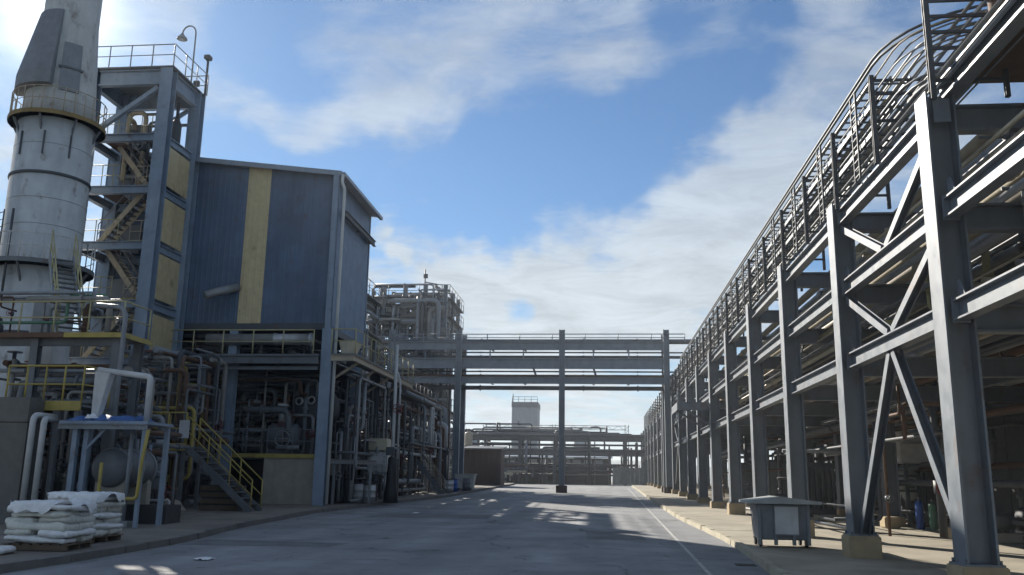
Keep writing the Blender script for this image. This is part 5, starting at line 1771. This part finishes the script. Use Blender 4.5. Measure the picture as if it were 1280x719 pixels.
drum(-10.95, 41.9, 'silver', 'pale steel drum standing beside the bulk container')
drum(-11.7, 42.6, 'white_paint', 'white drum behind the pale steel drum')
drum(-10.3, 60.5, 'silver', 'silver drum nearest the left bridge column')
drum(-10.4, 63.0, 'blue_drum', 'dark blue drum by the left bridge column')
drum(-9.95, 66.0, 'grey_steel', 'grey drum just before the left bridge column')
for (x, y, lab) in ((-10.4, 68.5, 'dark grey waste skip at the left bridge column'),):
    g = gz(y)+PAVE
    t = T('waste_skip', lab, 'skip', (x, y, g))
    t.part('body', MB().hexa([(x-0.6, y-0.5, g+0.12), (x+0.6, y-0.5, g+0.12), (x+0.6, y+0.5, g+0.12), (x-0.6, y+0.5, g+0.12), (x-0.75, y-0.65, g+1.15), (x+0.75, y-0.65, g+1.15), (x+0.75, y+0.65, g+1.15), (x-0.75, y+0.65, g+1.15)]), 'stack_grey', bevel=0.02)
    t.part('lid', MB().box(x-0.8, x+0.8, y-0.7, y+0.7, g+1.16, g+1.22), 'bin_lid')
    for q in (-0.45, 0.45):
        t.part('wheel', MB().lathe([(0.1, -0.04), (0.1, 0.04)], (x+q, y-0.4, g+0.1), 'x', 12), 'black')

# ---------------------------------------------------------------- the end of the road
t = T('brown_shed', 'windowless brown shed at the far left end of the road', 'shed', (-12.0, 89, gz(89)))
g = gz(88)
for k in range(6):
    x = -13.6+k*0.62
    t.part('wall_sheet', MB().box(x+0.006, x+0.614, 87.96+0.01*(k % 2), 88.05, g, 4.5), 'brown_wall')
t.part('side_wall', MB().box(-13.55, -9.95, 88.05, 92, g, 4.5), 'brown_wall')
t.part('roof', MB().hexa([(-13.8, 87.7, 4.52), (-9.7, 87.7, 4.52), (-9.7, 92.3, 4.9), (-13.8, 92.3, 4.9), (-13.8, 87.7, 4.62), (-9.7, 87.7, 4.62), (-9.7, 92.3, 5.0), (-13.8, 92.3, 5.0)]), 'dark_steel')
FX = [-24, -19.5, -15, -10.5, -6, -1.6, 3.0, 7.5]
t = T('far_pipe_rack', 'pipe rack crossing at the far end of the road', 'pipe rack', (-6, 116, 1.1))
for x in FX:
    for y in (115.0, 119.0):
        t.part('column', MB().ibeam((x, y, 1.1), (x, y, 7.2), 0.36, 0.36, (1, 0, 0)), 'grey_steel')
for z in (5.0, 6.9):
    for y in (115.0, 119.0):
        for a, b_ in zip(FX, FX[1:]):
            t.part('beam', MB().ibeam((a+0.2, y, z), (b_-0.2, y, z), 0.25, 0.4), 'grey_steel')
    for x in FX:
        t.part('cross_beam', MB().ibeam((x, 115.2, z), (x, 118.8, z), 0.2, 0.3), 'grey_steel')
for k, (y, z, r, mt, lab) in enumerate(((115.6, 5.4, .2, 'grey_steel', 'thick grey pipe low on the far pipe rack'), (116.4, 5.36, .16, 'dark_steel', 'dark pipe low on the far pipe rack'), (115.6, 7.3, .2, 'grey_steel', 'thick grey pipe on top of the far pipe rack'), (116.5, 7.25, .14, 'dark_steel', 'dark pipe on top of the far pipe rack'), (115.4, 6.1, .12, 'dark_steel', 'dark pipe hung between the far rack levels'))):
    single('far_pipe', lab, 'pipe', MB().tube([(-40, y, z), (-6, y, z), (20, y, z)], r, 8), mt, 'pipes along the far rack')
GF = ['grey_steel', 'dark_steel', 'dark_steel', 'bridge_steel', 'grey_steel']
pipework('far_pipework', 'tangle of small pipes on the far pipe rack', (-22, 5, 114.6, 118.8, 1.2, 7.9), 40, 41, GF, 0.06, 0.13, 0.4, vert=0.85)
pipework('far_vents', 'vent pipes and valves standing above the far rack', (-20, 4, 116, 122, 6.8, 9.0), 16, 42, GF, 0.08, 0.16, 0.5, vert=0.9)
pipework('far_ground_pipework', 'low pipes and pumps under the far rack', (-22, -8.5, 108, 114, 1.1, 4.2), 30, 43, GF+['cream', 'rust_brown'], 0.06, 0.16, 0.4, vert=0.5)
# dark shed under the far rack
t = T('dark_shed', 'long dark shed with a row of pale windows at the road end', 'shed', (-6, 124, 1.1))
t.part('wall', MB().box(-13.5, 1.2, 123, 129, 1.1, 4.6), 'clad_dark')
t.part('roof', MB().hexa([(-13.8, 122.6, 4.62), (1.5, 122.6, 4.62), (1.5, 129.4, 5.2), (-13.8, 129.4, 5.2), (-13.8, 122.6, 4.74), (1.5, 122.6, 4.74), (1.5, 129.4, 5.32), (-13.8, 129.4, 5.32)]), 'roof_sheet')
for k in range(9):
    x = -12.9+k*1.5
    w = t.part('window', MB().box(x, x+1.1, 122.94, 122.985, 3.7, 4.4), 'white_paint')
    t.part('pane', MB().box(x+0.06, x+1.04, 122.92, 122.938, 3.76, 4.34), 'sign_white', w)
# pale block tower behind
t = T('block_tower', 'pale windowless block tower rising behind the far pipe rack', 'building', (-13, 152, 1.1))
for k in range(4):
    x = -15.15+k*1.1
    t.part('wall_panel', MB().box(x+0.01, x+1.09, 150-0.01*(k % 2), 150.2, 1.1, 13.6), 'far_white')
t.part('core', MB().box(-15.12, -10.78, 150.2, 156, 1.1, 13.6), 'far_white')
t.part('parapet', MB().box(-15.2, -10.7, 149.95, 156.1, 13.62, 14.5), 'stack_dark')
t.part('mast', MB().tube([(-15.0, 150.4, 14.5), (-15.0, 150.4, 15.9)], 0.08, 6), 'dark_steel')
t.part('handrail', rail(MB(), [(-15.1, 150.1, 14.5), (-10.8, 150.1, 14.5)], 0.9, 1.1, 0.04), 'dark_steel')
for (x, y, r, h, mt, lab) in ((-3.0, 131, 1.1, 7.0, 'stack_grey', 'grey tank tower just right of the middle bridge column'), (-18.5, 126, 1.1, 6.0, 'silver', 'silver tank at the far end left of block tower'), (-19.6, 110, .6, 5.0, 'cream', 'cream vessel at the far left under the rack'), (-16.6, 111, .5, 5.6, 'conduit_tan', 'tan vessel beside the brown shed')):
    vessel_v('far_tank', lab, (x, y, 1.12), r, h, mt, cat='tank')
# lattice gantry and wires behind
t = T('lattice_gantry', 'thin lattice gantry high behind the far pipe rack', 'gantry', (-4, 160, 1.1))
for x in (-21, -8.5, 4.5):
    m = MB()
    for q in (-0.3, 0.3):
        m.bar((x+q, 160, 1.1), (x+q, 160, 11.4), 0.1, 0.1)
    for k in range(9):
        m.bar((x-0.3, 160, 1.6+k), (x+0.3, 160, 2.6+k), 0.06, 0.06)
    t.part('mast', m, 'grey_steel')
m = MB().bar((-21, 160, 11.2), (4.5, 160, 11.2), 0.1, 0.1).bar((-21, 160, 10.5), (4.5, 160, 10.5), 0.1, 0.1)
for k in range(26):
    m.bar((-21+k, 160, 10.5 if k % 2 else 11.2), (-20+k, 160, 11.2 if k % 2 else 10.5), 0.06, 0.06)
t.part('truss', m, 'grey_steel')
# fence on the right of the far end
t = T('far_fence', 'pale fence of upright posts at the far right end of the road', 'fence', (4.5, 113, 1.1))
for k in range(15):
    x = 1.4+k*0.55
    t.part('fence_panel', MB().box(x+0.02, x+0.5, 113, 113.05, 1.2, 3.3), 'conduit_grey')
    t.part('fence_post', MB().box(x-0.04, x+0.015, 112.96, 113.08, 1.1, 3.6), 'galvanised')
# hill
m = MB()
R = random.Random(9)
NX = 60
hs = [0.5+0.5*math.sin(i*0.31)+0.35*math.sin(i*0.83+1)+R.uniform(-0.1, 0.1) for i in range(NX+1)]
for j, (yy, f) in enumerate(((900, 0.0), (1000, 0.75), (1150, 1.0), (1400, 0.6), (1700, 0.0))):
    for i in range(NX+1):
        m.v.append((-1500+3000*i/NX, yy, 0.6+max(0, (16+14*hs[i])*f)))
for j in range(4):
    for i in range(NX):
        a = j*(NX+1)+i
        m.face([a, a+1, a+NX+2, a+NX+1], True)
ob = bpy.data.objects.new('hill', m.mesh('hill', 'hill_green'))
COL.objects.link(ob)
props(ob, 'low wooded hill on the horizon', kind='structure')

# ---------------------------------------------------------------- thin haze in the air
m = MB().box(-2600, 2600, -80, 2600, -1.2, 33.0)
hz = bpy.data.objects.new('haze', m.mesh('haze', 'black'))
COL.objects.link(hz)
hm = bpy.data.materials.new('haze')
hm.use_nodes = True
hm.node_tree.nodes.clear()
pv = hm.node_tree.nodes.new('ShaderNodeVolumePrincipled')
pv.inputs['Color'].default_value = (0.86, 0.92, 1.0, 1)
pv.inputs['Density'].default_value = 0.0006
pv.inputs['Anisotropy'].default_value = 0.35
ho = hm.node_tree.nodes.new('ShaderNodeOutputMaterial')
hm.node_tree.links.new(pv.outputs[0], ho.inputs['Volume'])
hz.data.materials.clear()
hz.data.materials.append(hm)
props(hz, 'thin pale haze hanging in the air over the plant', 'haze', kind='stuff')
